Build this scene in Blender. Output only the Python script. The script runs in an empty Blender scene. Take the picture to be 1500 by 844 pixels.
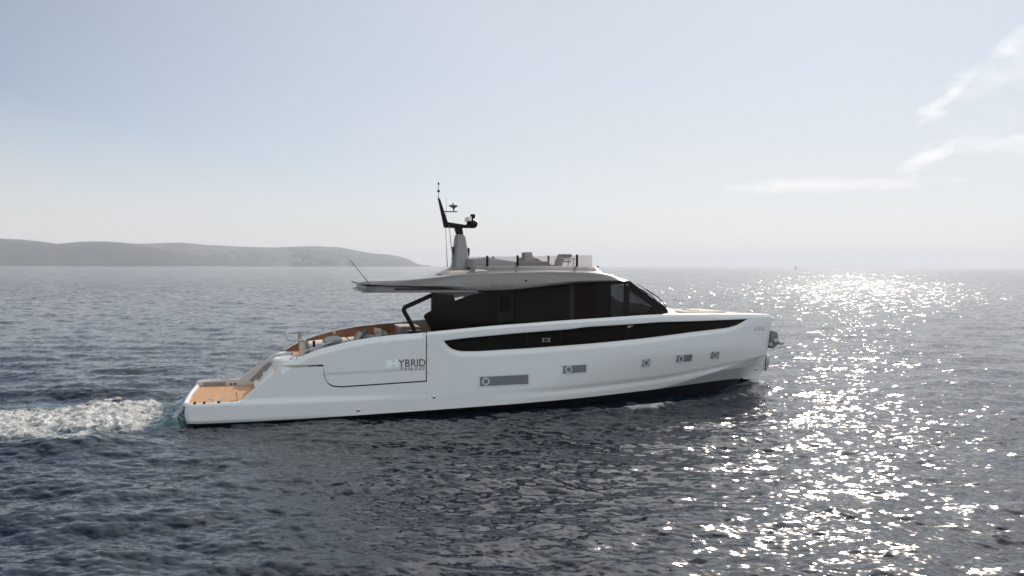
import bpy, bmesh, math, random
import numpy as np
from mathutils import Vector, Matrix
R = math.radians
sc = bpy.context.scene
col = sc.collection
random.seed(4)

# ------------------------------------------------------------ camera, sky, sun, exposure
H = 4.95
CAM = Vector((2.81, -29.35, H))
AZ = R(15.9)
cd = bpy.data.cameras.new('camera'); cam = bpy.data.objects.new('camera', cd); col.objects.link(cam)
cd.lens = 28.8; cd.sensor_width = 36; cd.clip_start = 0.1; cd.clip_end = 60000
F0 = Vector((math.sin(AZ), math.cos(AZ), 0)); R0 = Vector((math.cos(AZ), -math.sin(AZ), 0)); Z0 = Vector((0, 0, 1))
p = math.atan(32/1200)
Fv = F0*math.cos(p) - Z0*math.sin(p); Uv = Z0*math.cos(p) + F0*math.sin(p)
r = R(0.23)
Rv = R0*math.cos(r) + Uv*math.sin(r); Uv = Uv*math.cos(r) - R0*math.sin(r)
m = Matrix((Rv, Uv, -Fv)).transposed().to_4x4(); m.translation = CAM
cam.matrix_world = m
sc.camera = cam

SUN_EL = R(30); SUN_AZ = R(15.9 + 22.5)          # azimuth from +Y towards +X
w = bpy.data.worlds.new('World'); sc.world = w; w.use_nodes = True
nt = w.node_tree; bg = nt.nodes['Background']
sky = nt.nodes.new('ShaderNodeTexSky'); sky.sky_type = 'NISHITA'; sky.sun_disc = False
sky.sun_elevation = SUN_EL; sky.sun_rotation = SUN_AZ
sky.altitude = 0; sky.air_density = 0.8; sky.dust_density = 0.25; sky.ozone_density = 3.0
bg.inputs[1].default_value = 0.088

# thin clouds of the sky, placed by compass direction
def wn(t, **k):
    n = nt.nodes.new(t)
    for a, b in k.items(): setattr(n, a, b)
    return n
def wl(a, b): nt.links.new(a, b)
def wmath(op, a, b=None, c=None, clamp=False):
    n = wn('ShaderNodeMath', operation=op, use_clamp=clamp)
    for i, v in enumerate((a, b, c)):
        if v is None: continue
        if isinstance(v, (int, float)): n.inputs[i].default_value = v
        else: wl(v, n.inputs[i])
    return n.outputs[0]
tc = wn('ShaderNodeTexCoord'); sp = wn('ShaderNodeSeparateXYZ'); wl(tc.outputs['Generated'], sp.inputs[0])
az = wmath('MULTIPLY', wmath('ARCTAN2', sp.outputs[0], sp.outputs[1]), 57.2958)
el = wmath('MULTIPLY', wmath('ARCSINE', sp.outputs[2]), 57.2958)
cb = wn('ShaderNodeCombineXYZ'); wl(wmath('MULTIPLY', az, 0.42), cb.inputs[0]); wl(wmath('MULTIPLY', el, 1.25), cb.inputs[1]); wl(wmath('MULTIPLY', az, 0.11), cb.inputs[2])
n1 = wn('ShaderNodeTexNoise'); n1.inputs['Scale'].default_value = 1.0; n1.inputs['Detail'].default_value = 9; n1.inputs['Roughness'].default_value = 0.55
n1.inputs['Distortion'].default_value = 0.3
wl(cb.outputs[0], n1.inputs['Vector'])
dn = wmath('SUBTRACT', n1.outputs[0], 0.5)
def bank(a0, e0, la, le, tilt, dens, edge=0.5):
    """elongated cloud: centre azimuth/elevation (deg), half sizes, slope"""
    da = wmath('SUBTRACT', az, a0)
    de = wmath('SUBTRACT', wmath('SUBTRACT', el, e0), wmath('MULTIPLY', da, tilt))
    q = wmath('ADD', wmath('POWER', wmath('ABSOLUTE', wmath('DIVIDE', da, la)), 2.0),
              wmath('POWER', wmath('ABSOLUTE', wmath('DIVIDE', de, le)), 2.0))
    v = wmath('ADD', wmath('SUBTRACT', 1.0, q), wmath('MULTIPLY', dn, 3.4))
    return wmath('MULTIPLY', wmath('MULTIPLY', v, edge, clamp=True), dens)
A0 = 15.9
CL = [bank(A0+31.5, 11.7, 4.4, 1.5, 0.22, 0.5, 0.45),    # pale sheet running off to the right
      bank(A0+27.8, 10.4, 2.0, 0.62, 0.85, 0.92, 0.55),   # bright hooked edge
      bank(A0+27.0, 9.5, 1.2, 0.5, -0.1, 0.8, 0.6),
      bank(A0+31.9, 13.4, 2.5, 0.85, 0.6, 0.75, 0.5),
      bank(A0+26.8, 6.8, 2.4, 0.56, 0.42, 0.9, 0.5),      # middle streak
      bank(A0+31.0, 7.45, 4.6, 0.72, 0.03, 0.75, 0.5),
      bank(A0+35.0, 8.6, 8.0, 2.6, 0.1, 0.28, 0.3),
      bank(A0+21.3, 5.35, 7.2, 0.62, 0.0, 0.85, 0.5)]    # low flat streak
tot = CL[0]
for c in CL[1:]: tot = wmath('MAXIMUM', tot, c)
mix = wn('ShaderNodeMixRGB'); wl(tot, mix.inputs[0]); wl(sky.outputs[0], mix.inputs[1]); mix.inputs[2].default_value = (12.6, 12.4, 12.3, 1)
hs = wn('ShaderNodeHueSaturation'); hs.inputs['Saturation'].default_value = 0.62; hs.inputs['Hue'].default_value = 0.494
wl(sky.outputs[0], hs.inputs['Color'])
# thin even cirrostratus thickening towards the sun
sdot = wn('ShaderNodeVectorMath', operation='DOT_PRODUCT'); wl(tc.outputs['Generated'], sdot.inputs[0])
sdot.inputs[1].default_value = (math.sin(SUN_AZ)*math.cos(SUN_EL), math.cos(SUN_AZ)*math.cos(SUN_EL), math.sin(SUN_EL))
cf = wmath('MULTIPLY', wmath('MULTIPLY', wmath('SUBTRACT', sdot.outputs['Value'], 0.56), 1/0.34, clamp=True), 0.66)
cf = wmath('MAXIMUM', cf, wmath('MULTIPLY', wmath('SUBTRACT', 1.0, wmath('MULTIPLY', el, 1/11.0), clamp=True), 0.9))
cs = wn('ShaderNodeMixRGB'); wl(cf, cs.inputs[0]); wl(hs.outputs[0], cs.inputs[1]); 
cc = wn('ShaderNodeMixRGB'); wl(wmath('MULTIPLY', el, 1/13.0, clamp=True), cc.inputs[0]); cc.inputs[1].default_value = (9.2, 8.5, 7.6, 1); cc.inputs[2].default_value = (7.85, 8.35, 8.95, 1)
wl(cc.outputs[0], cs.inputs[2])
wl(cs.outputs[0], mix.inputs[1])
# unseen bright cloud bank, added behind the camera to light the hull's shaded side
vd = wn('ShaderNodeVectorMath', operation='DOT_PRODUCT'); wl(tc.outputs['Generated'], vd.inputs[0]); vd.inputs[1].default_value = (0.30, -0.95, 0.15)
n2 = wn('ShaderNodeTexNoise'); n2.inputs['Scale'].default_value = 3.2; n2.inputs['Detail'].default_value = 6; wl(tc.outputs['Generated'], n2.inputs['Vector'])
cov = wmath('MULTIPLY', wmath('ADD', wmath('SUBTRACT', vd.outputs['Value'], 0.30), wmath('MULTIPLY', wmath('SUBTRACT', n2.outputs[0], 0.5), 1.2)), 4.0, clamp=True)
# added glow round the sun, unseen above the frame, to brighten the water
gate = wmath('MULTIPLY', wmath('SUBTRACT', el, 18.5), 1/14.0, clamp=True)
glow = wmath('MULTIPLY', wmath('MULTIPLY', wmath('POWER', wmath('MAXIMUM', sdot.outputs['Value'], 0.0), 9.0), gate), 22.0)
vc = wn('ShaderNodeVectorMath', operation='SCALE'); vc.inputs[0].default_value = (1.0, 0.97, 0.92); wl(glow, vc.inputs['Scale'])
mix3 = wn('ShaderNodeVectorMath', operation='ADD'); wl(mix.outputs[0], mix3.inputs[0]); wl(vc.outputs[0], mix3.inputs[1])
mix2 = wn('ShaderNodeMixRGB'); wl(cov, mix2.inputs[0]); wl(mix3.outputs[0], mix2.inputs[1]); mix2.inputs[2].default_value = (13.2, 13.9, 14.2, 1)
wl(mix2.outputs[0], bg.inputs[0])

sd = Vector((math.sin(SUN_AZ)*math.cos(SUN_EL), math.cos(SUN_AZ)*math.cos(SUN_EL), math.sin(SUN_EL)))
sl = bpy.data.lights.new('sun', 'SUN'); sl.energy = 3.6; sl.angle = R(0.53); sl.color = (1.0, 0.84, 0.74)
so = bpy.data.objects.new('sun', sl); col.objects.link(so); so.rotation_euler = (-sd).to_track_quat('-Z', 'Y').to_euler()
so.location = (10, 20, 40)
sc.view_settings.view_transform = 'Standard'; sc.view_settings.look = 'None'; sc.view_settings.gamma = 1
sc.view_settings.exposure = 0.07
sc.render.engine = 'CYCLES'
cy = sc.cycles
cy.use_denoising = True; cy.max_bounces = 8; cy.transparent_max_bounces = 12; cy.volume_bounces = 1
cy.sample_clamp_indirect = 6; cy.caustics_reflective = False; cy.caustics_refractive = False

# ------------------------------------------------------------ materials
def mat(name, c, rough=0.5, metal=0.0, coat=0.0, var=0.06, vscale=2.0, bump=0.0, bscale=40, alpha=1.0, spec=0.5, trans=0.0):
    m = bpy.data.materials.new(name); m.use_nodes = True
    t = m.node_tree; b = t.nodes['Principled BSDF']
    b.inputs['Roughness'].default_value = rough; b.inputs['Metallic'].default_value = metal
    b.inputs['Coat Weight'].default_value = coat; b.inputs['Coat Roughness'].default_value = 0.06
    b.inputs['Specular IOR Level'].default_value = spec
    b.inputs['Alpha'].default_value = alpha
    tc = t.nodes.new('ShaderNodeTexCoord')
    n = t.nodes.new('ShaderNodeTexNoise'); n.inputs['Scale'].default_value = vscale; n.inputs['Detail'].default_value = 5
    t.links.new(tc.outputs['Object'], n.inputs['Vector'])
    r = t.nodes.new('ShaderNodeValToRGB')
    lo = [max(0, v*(1-var)) for v in c]; hi = [min(1, v*(1+var)) for v in c]
    r.color_ramp.elements[0].position = 0.3; r.color_ramp.elements[0].color = (*lo, 1)
    r.color_ramp.elements[1].position = 0.7; r.color_ramp.elements[1].color = (*hi, 1)
    t.links.new(n.outputs[0], r.inputs[0]); t.links.new(r.outputs[0], b.inputs['Base Color'])
    if bump:
        n2 = t.nodes.new('ShaderNodeTexNoise'); n2.inputs['Scale'].default_value = bscale; n2.inputs['Detail'].default_value = 4
        t.links.new(tc.outputs['Object'], n2.inputs['Vector'])
        bp = t.nodes.new('ShaderNodeBump'); bp.inputs['Strength'].default_value = bump; bp.inputs['Distance'].default_value = 0.02
        t.links.new(n2.outputs[0], bp.inputs['Height']); t.links.new(bp.outputs[0], b.inputs['Normal'])
    return m
M = {}
M['hull'] = mat('hull_gelcoat', (0.665, 0.685, 0.70), 0.22, coat=0.3, var=0.015, vscale=0.5)
M['coam'] = mat('shaded_white_gelcoat', (0.44, 0.43, 0.425), 0.4, var=0.02)  # white gelcoat darkened, so the far coaming's shade is in its colour
M['white'] = mat('white_gelcoat', (0.78, 0.77, 0.75), 0.3, coat=0.2, var=0.02)
M['grey'] = mat('champagne_grey_paint', (0.15, 0.146, 0.142), 0.32, coat=0.25, var=0.03)
M['mast'] = mat('mast_paint', (0.19, 0.186, 0.182), 0.35, coat=0.2, var=0.03)
M['antifoul'] = mat('antifouling', (0.012, 0.013, 0.016), 0.45)
M['glass'] = mat('dark_glass', (0.0045, 0.004, 0.0034), 0.06, var=0.3, vscale=0.7, spec=0.06)
M['blackp'] = mat('black_paint', (0.008, 0.008, 0.008), 0.3, spec=0.12)
M['seam'] = mat('dark_seam', (0.035, 0.04, 0.045), 0.6)
M['steel'] = mat('polished_steel', (0.40, 0.40, 0.40), 0.16, metal=1.0)
M['chrome'] = mat('chrome_lettering', (0.85, 0.84, 0.82), 0.12, metal=1.0)
M['port'] = mat('porthole_glass', (0.15, 0.16, 0.18), 0.08, spec=0.5)
M['portf'] = mat('porthole_frame', (0.56, 0.59, 0.61), 0.3)
M['ring'] = mat('porthole_ring', (0.42, 0.46, 0.48), 0.3)
M['fab'] = mat('grey_fabric', (0.32, 0.32, 0.325), 0.9, bump=0.4, bscale=60, var=0.1, vscale=5)
M['fabd'] = mat('charcoal_fabric', (0.17, 0.17, 0.175), 0.9, bump=0.4, bscale=60, var=0.1)
M['cream'] = mat('cream_fabric', (0.62, 0.55, 0.48), 0.85, bump=0.2, bscale=50)
M['mahog'] = mat('varnished_wood', (0.20, 0.062, 0.020), 0.3, coat=0.5, var=0.25, vscale=3)
M['beige'] = mat('beige_panel', (0.34, 0.27, 0.235), 0.6)
M['taupe'] = mat('taupe_panel', (0.26, 0.25, 0.235), 0.6)
M['teal'] = mat('pale_teal_lettering', (0.78, 0.93, 0.94), 0.4)
M['letter'] = mat('dark_lettering', (0.09, 0.095, 0.105), 0.4)
M['letter2'] = mat('grey_lettering', (0.16, 0.18, 0.2), 0.4)
M['curtain'] = mat('curtain', (0.030, 0.028, 0.022), 0.9, spec=0.1)
M['blind'] = mat('rolled_blind', (0.011, 0.0105, 0.009), 0.9, spec=0.1)
M['red'] = mat('dark_red_panel', (0.010, 0.0038, 0.0034), 0.6, spec=0.08)
# teak with dark caulking lines
def teak():
    m = mat('teak_planks', (0.50, 0.27, 0.12), 0.6, var=0.12, vscale=4)
    t = m.node_tree; b = t.nodes['Principled BSDF']
    src = b.inputs['Base Color'].links[0].from_socket
    tc = [n for n in t.nodes if n.type == 'TEX_COORD'][0]
    s = t.nodes.new('ShaderNodeSeparateXYZ'); t.links.new(tc.outputs['Object'], s.inputs[0])
    q = t.nodes.new('ShaderNodeMath'); q.operation = 'MULTIPLY'; q.inputs[1].default_value = 1/0.07; t.links.new(s.outputs[1], q.inputs[0])
    f = t.nodes.new('ShaderNodeMath'); f.operation = 'FRACT'; t.links.new(q.outputs[0], f.inputs[0])
    g = t.nodes.new('ShaderNodeMath'); g.operation = 'LESS_THAN'; g.inputs[1].default_value = 0.09; t.links.new(f.outputs[0], g.inputs[0])
    mx = t.nodes.new('ShaderNodeMixRGB'); t.links.new(g.outputs[0], mx.inputs[0]); t.links.new(src, mx.inputs[1]); mx.inputs[2].default_value = (0.05, 0.035, 0.025, 1)
    t.links.new(mx.outputs[0], b.inputs['Base Color'])
    return m
M['teak'] = teak()
def pane(name, tint, mixf, rough=0.02):
    m = bpy.data.materials.new(name); m.use_nodes = True; t = m.node_tree; t.nodes.clear()
    o = t.nodes.new('ShaderNodeOutputMaterial'); tr = t.nodes.new('ShaderNodeBsdfTransparent'); tr.inputs[0].default_value = (*tint, 1)
    g = t.nodes.new('ShaderNodeBsdfPrincipled'); g.inputs['Base Color'].default_value = (0.5, 0.45, 0.44, 1); g.inputs['Roughness'].default_value = rough
    mx = t.nodes.new('ShaderNodeMixShader'); mx.inputs[0].default_value = mixf
    t.links.new(tr.outputs[0], mx.inputs[1]); t.links.new(g.outputs[0], mx.inputs[2]); t.links.new(mx.outputs[0], o.inputs[0])
    return m
M['tint'] = pane('tinted_window', (0.42, 0.44, 0.46), 0.05)
M['clear'] = pane('clear_screen', (0.90, 0.86, 0.85), 0.12)

# ------------------------------------------------------------ mesh helpers
def tagp(o, label=None, cat=None, group=None, kind=None):
    if label: o['label'] = label
    if cat: o['category'] = cat
    if group: o['group'] = group
    if kind: o['kind'] = kind
    return o
def link(name, me, mt, parent=None, smooth=True, ang=35):
    o = bpy.data.objects.new(name, me); col.objects.link(o)
    if mt: me.materials.append(M[mt] if isinstance(mt, str) else mt)
    if smooth:
        for pl in me.polygons: pl.use_smooth = True
        try: me.set_sharp_from_angle(angle=R(ang))
        except Exception: pass
    if parent: o.parent = parent
    return o
def empty(name, loc=(0, 0, 0), rz=0):
    o = bpy.data.objects.new(name, None); col.objects.link(o); o.location = loc; o.rotation_euler = (0, 0, rz); o.empty_display_size = 0.2
    return o
def frombm(name, bm, mt, parent=None, **k):
    bmesh.ops.recalc_face_normals(bm, faces=bm.faces)
    me = bpy.data.meshes.new(name); bm.to_mesh(me); bm.free()
    return link(name, me, mt, parent, **k)
def bevel(bm, w, seg=2):
    if w: bmesh.ops.bevel(bm, geom=list(bm.edges), offset=w, segments=seg, affect='EDGES', profile=0.7)
def addbox(bm, x0, x1, y0, y1, z0, z1):
    vs = [bm.verts.new(v) for v in ((x0,y0,z0),(x1,y0,z0),(x1,y1,z0),(x0,y1,z0),(x0,y0,z1),(x1,y0,z1),(x1,y1,z1),(x0,y1,z1))]
    for f in ((0,1,2,3),(4,5,6,7),(0,1,5,4),(1,2,6,5),(2,3,7,6),(3,0,4,7)): bm.faces.new([vs[i] for i in f])
def box(name, x0, x1, y0, y1, z0, z1, mt, parent=None, bv=0.0, seg=2):
    bm = bmesh.new(); addbox(bm, x0, x1, y0, y1, z0, z1); bmesh.ops.recalc_face_normals(bm, faces=bm.faces); bevel(bm, bv, seg)
    return frombm(name, bm, mt, parent)
def addprism(bm, pts, y0, y1):
    a = [bm.verts.new((x, y0, z)) for x, z in pts]; b = [bm.verts.new((x, y1, z)) for x, z in pts]
    bm.faces.new(a); bm.faces.new(b[::-1]); n = len(pts)
    for i in range(n): bm.faces.new((a[i], a[(i+1) % n], b[(i+1) % n], b[i]))
def prism(name, pts, y0, y1, mt, parent=None, bv=0.0, seg=2):
    bm = bmesh.new(); addprism(bm, pts, y0, y1); bmesh.ops.recalc_face_normals(bm, faces=bm.faces); bevel(bm, bv, seg)
    return frombm(name, bm, mt, parent)
def addtube(bm, pts, rad, n=10, cap=True):
    pts = [Vector(q) for q in pts]; rings = []
    rr = rad if isinstance(rad, (list, tuple)) else [rad]*len(pts)
    up = None
    for i, q in enumerate(pts):
        d = (pts[min(i+1, len(pts)-1)] - pts[max(i-1, 0)]).normalized()
        if up is None or abs(up.dot(d)) > 0.98: up = Vector((0, 0, 1)) if abs(d.z) < 0.9 else Vector((0, 1, 0))
        a = d.cross(up).normalized(); b = a.cross(d).normalized(); up = b
        rings.append([bm.verts.new(q + (a*math.cos(2*math.pi*k/n) + b*math.sin(2*math.pi*k/n))*rr[i]) for k in range(n)])
    for i in range(len(rings)-1):
        for k in range(n): bm.faces.new((rings[i][k], rings[i][(k+1) % n], rings[i+1][(k+1) % n], rings[i+1][k]))
    if cap: bm.faces.new(rings[0][::-1]); bm.faces.new(rings[-1])
def tube(name, pts, rad, mt, parent=None, n=10):
    bm = bmesh.new(); addtube(bm, pts, rad, n); return frombm(name, bm, mt, parent)
def roundpath(pts, rr=0.12, k=5):
    pts = [Vector(q) for q in pts]; out = [pts[0]]
    for i in range(1, len(pts)-1):
        a = (pts[i-1]-pts[i]); b = (pts[i+1]-pts[i]); d = min(rr, a.length*.45, b.length*.45)
        s = pts[i]+a.normalized()*d; e = pts[i]+b.normalized()*d
        for j in range(k+1):
            t = j/k; out.append(s*(1-t)**2 + pts[i]*2*t*(1-t) + e*t*t)
    out.append(pts[-1]); return out
def revolve(name, prof, mt, parent=None, n=24, loc=(0, 0, 0), axis='Z'):
    bm = bmesh.new(); rings = []
    for rad, z in prof:
        rings.append([bm.verts.new((rad*math.cos(2*math.pi*k/n), rad*math.sin(2*math.pi*k/n), z)) for k in range(n)])
    for i in range(len(rings)-1):
        for k in range(n): bm.faces.new((rings[i][k], rings[i][(k+1) % n], rings[i+1][(k+1) % n], rings[i+1][k]))
    bm.faces.new(rings[0][::-1]); bm.faces.new(rings[-1])
    if axis == 'Y': bmesh.ops.rotate(bm, verts=bm.verts, matrix=Matrix.Rotation(R(90), 3, 'X'))
    if axis == 'X': bmesh.ops.rotate(bm, verts=bm.verts, matrix=Matrix.Rotation(R(90), 3, 'Y'))
    bmesh.ops.translate(bm, verts=bm.verts, vec=loc)
    return frombm(name, bm, mt, parent)
def grid_mesh(name, P, mt, parent=None, closed=False, ang=35):
    """P: array (n, m, 3)"""
    n, m_, _ = P.shape; me = bpy.data.meshes.new(name)
    idx = np.arange(n*m_).reshape(n, m_)
    f = np.stack([idx[:-1, :-1], idx[1:, :-1], idx[1:, 1:], idx[:-1, 1:]], -1).reshape(-1, 4)
    me.from_pydata(P.reshape(-1, 3).tolist(), [], f.tolist()); me.validate()
    bm = bmesh.new(); bm.from_mesh(me); bmesh.ops.remove_doubles(bm, verts=bm.verts, dist=1e-4); bmesh.ops.recalc_face_normals(bm, faces=bm.faces); bm.to_mesh(me); bm.free()
    return link(name, me, mt, parent, ang=ang)

# ------------------------------------------------------------ hull form
def smooth_tab(xs, zs, s=0.25, x0=-1, x1=23.5):
    X = np.arange(x0, x1, 0.02); Z = np.interp(X, xs, zs)
    k = np.arange(-60, 61)*0.02; g = np.exp(-(k/s)**2/2); g /= g.sum()
    Zs = np.convolve(np.pad(Z, 60, mode='edge'), g, mode='valid')
    return lambda x: np.interp(x, X, Zs)
_sheer = smooth_tab([2.6, 3.02, 3.65, 4.34, 5.05, 5.76, 6.51, 7.46, 8.5, 9.68, 11.11, 12.12, 14.1, 15.25, 16.69, 18.28, 20.44, 21.6, 22.0, 22.24, 23],
                    [1.45, 1.79, 2.13, 2.35, 2.51, 2.62, 2.69, 2.755, 2.84, 2.93, 3.01, 3.07, 3.16, 3.21, 3.235, 3.2, 3.11, 3.05, 3.03, 2.93, 2.6], 0.12)
def sheer(x): return _sheer(x)
_low = smooth_tab([0, 1.2, 3.6, 6.5, 9.2, 13.1, 15.7, 17.7, 20.3, 21.3, 21.8], [0.06, 0.05, 0.09, 0.17, 0.25, 0.36, 0.45, 0.50, 0.50, 0.44, 0.35], 0.5)
_stem = lambda z: np.interp(z, [-0.7, -0.2, 0.3, 0.98, 1.75, 2.66, 2.95, 3.1], [19.6, 21.1, 21.6, 21.96, 22.12, 22.24, 22.24, 22.2])
_chine = smooth_tab([13, 15.7, 17.0, 19.45, 21.2, 22.2], [0.20, 0.42, 0.60, 1.06, 1.36, 1.5], 0.3)
_mid = smooth_tab([0, 6, 12, 16, 19, 22.2], [0.68, 0.74, 0.82, 1.0, 1.25, 1.5], 0.8)
def sstep(t): t = np.clip(t, 0, 1); return t*t*(3-2*t)
def hb(x, z):
    x = np.asarray(x, float); z = np.asarray(z, float)
    d = np.maximum(_stem(z) - x, 0)
    L = 9.6 + 2.2*sstep((2.0 - z)/2.0)
    u = np.clip(d/L, 0, 1)
    pw = 2.1 - 0.35*sstep((2.2 - z)/2.2)
    W = 2.64 - 0.05*sstep((0.9 - z)/1.2)
    b = W*(1-(1-u)**pw) + 0.20*(1-np.exp(-d/0.22))
    aft = np.interp(x, [-0.2, 0, 1, 3, 8, 23], [0.34, 0.29, 0.24, 0.15, 0, 0])
    b = b - aft
    # flare panel below the bow chine
    dz = _chine(x) - z; fb = sstep((x-12.5)/3.0)
    b = b - fb*np.clip(dz, 0, 2)*0.62*np.minimum(1, d/0.8)
    # long knuckle
    s = z - _mid(x); k = 0.028*np.minimum(1, d/2.0)*sstep((x-8.5)/5)
    b = b + k*(-sstep(-s/0.16) + 1.7*sstep((-s-0.14)/0.22))
    # platform side swelling
    b = b + 0.05*sstep((0.80 - z)/0.22)*sstep((9.0 - x)/6.0)
    # bottom inward turn
    b = b - np.clip(0.14 - z, 0, 1)*0.5*sstep((6-x)/2)
    # recess round the long window band
    wl_ = np.clip((x-7.6)/1.2, 0, 1)*np.clip((21.2-x)/2.5, 0, 1)
    b = b - 0.035*sstep(wl_)*sstep((z-wbot(x)+0.20)/0.20)*sstep((wtop(x)+0.02-z)/0.06)
    # rounded shoulder at the cap rail
    tp = sheer(x) - z
    b = b - 0.05*sstep((0.09 - tp)/0.09)*(x > 7.4) - 0.10*sstep((0.16 - tp)/0.16)*(x <= 7.4)*(x > 2.9)
    return np.maximum(b, 0.0)
# long window band, lower and upper edges
_wb = smooth_tab([8.05, 8.17, 8.35, 8.6, 9.2, 11, 13.07, 15.26, 17.38, 19.3, 19.8, 20.42], [2.48, 2.30, 2.19, 2.125, 2.11, 2.17, 2.27, 2.40, 2.55, 2.64, 2.72, 2.93], 0.06)
_wt = smooth_tab([8.05, 9.0, 10.6, 12.41, 13.07, 16.04, 20.42], [2.49, 2.58, 2.69, 2.79, 2.86, 2.965, 2.93], 0.1)
def wbot(x): return _wb(x)
def wtop(x): return _wt(x)

def ztop_main(x):                                    # upper edge of the fixed shell aft of the fold-down wing
    return np.interp(x, [0, 1.62, 2.80, 3.0, 4.17], [0.655, 0.685, 1.68, 1.71, 1.735])
_pan = lambda x: np.interp(x, [4.17, 4.18, 4.30, 4.45, 4.72, 7.46], [1.5, 1.46, 1.20, 1.10, 1.065, 1.165])

yacht = empty('motor_yacht', (0, 0, 0))
tagp(yacht, 'long white motor yacht with black windows under way, stern to the left', 'yacht')

def shell(x0, xe, zlo, zhi, side, n, m_, xstem=False):
    u = np.linspace(0, 1, n)
    if xstem: u = 1-(1-u)**1.35
    X0 = x0 + u*(xe-x0); v = np.linspace(0, 1, m_)
    zl = zlo(X0)[:, None]; zh = zhi(X0)[:, None]; Z = zl + (zh-zl)*v[None, :]
    X = (x0 + u[:, None]*(_stem(Z)-x0)) if xstem else np.repeat(X0[:, None], m_, 1)
    if xstem: X = np.minimum(X, _stem(Z))
    Y = hb(X, Z)
    return np.stack([X, side*Y, Z], -1)
# main shell as one mesh
bm = bmesh.new()
def addgrid(bm, P):
    n, m_, _ = P.shape; vs = [[bm.verts.new(P[i, j]) for j in range(m_)] for i in range(n)]
    for i in range(n-1):
        for j in range(m_-1): bm.faces.new((vs[i][j], vs[i+1][j], vs[i+1][j+1], vs[i][j+1]))
xa = 7.475
for s in (-1, 1):
    addgrid(bm, shell(0.22, 4.17, _low, ztop_main, s, 80, 26))
    addgrid(bm, shell(4.17, xa, _low, (lambda x: _pan(x)-0.02), s, 60, 26))
    addgrid(bm, shell(xa, 22.24, _low, sheer, s, 300, 64, True))
    # jamb faces of the seams turned inboard
    z = np.linspace(1.14, float(sheer(xa)), 30); P = np.zeros((2, 30, 3)); P[:, :, 0] = xa; P[:, :, 2] = z
    P[0, :, 1] = s*hb(xa, z); P[1, :, 1] = s*(hb(xa, z)-0.09); addgrid(bm, P)
# transom and its rounded corners
zt = np.linspace(0.06, 0.655, 20)
yb = float(hb(0.22, 0.4)); rows = []
for k in range(9):
    a = math.pi/2*k/8; rows.append([(0.22-0.22*math.sin(a), 1-0.0) for _ in zt])
P = []
for k in range(9):
    a = math.pi/2*k/8
    P.append([(0.22-0.22*math.sin(a) + 0.05*((0.35-z)/0.3)**2*math.sin(a), -(float(hb(0.22, z)) - 0.22*(1-math.cos(a))), z) for z in zt])
P = np.array(P); Q = P.copy(); Q[:, :, 1] *= -1
addgrid(bm, np.concatenate([P, Q[::-1]], 0))
bmesh.ops.remove_doubles(bm, verts=bm.verts, dist=0.002)
hull = frombm('hull', bm, 'hull', yacht, ang=28)

# bottom, black antifouling
bm = bmesh.new()
n = 160; X0 = np.linspace(0.25, 21.75, n)
for s in (-1, 1):
    rows = []
    for x0 in X0:
        zl = float(_low(x0)); y0 = float(hb(min(x0, float(_stem(zl))), zl))
        x1 = min(x0, float(_stem(zl)))
        k = [(x1, s*y0, zl), (x1, s*max(y0-0.05, 0), zl-0.03)]
        for q in (0.2, 0.45, 0.75, 1.0):
            zz = zl-0.05-q*(0.95); xx = min(x0, float(_stem(max(zz, -0.7))))
            k.append((xx, s*max(y0-0.06, 0)*(1-q)**0.8, zz))
        rows.append(k)
    addgrid(bm, np.array(rows))
P = np.array([[(0.25, yy, 0.05-zz) for zz in (0, 0.5)] for yy in np.linspace(-2.2, 2.2, 8)]); addgrid(bm, P)
frombm('hull_bottom', bm, 'antifoul', yacht)

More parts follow.
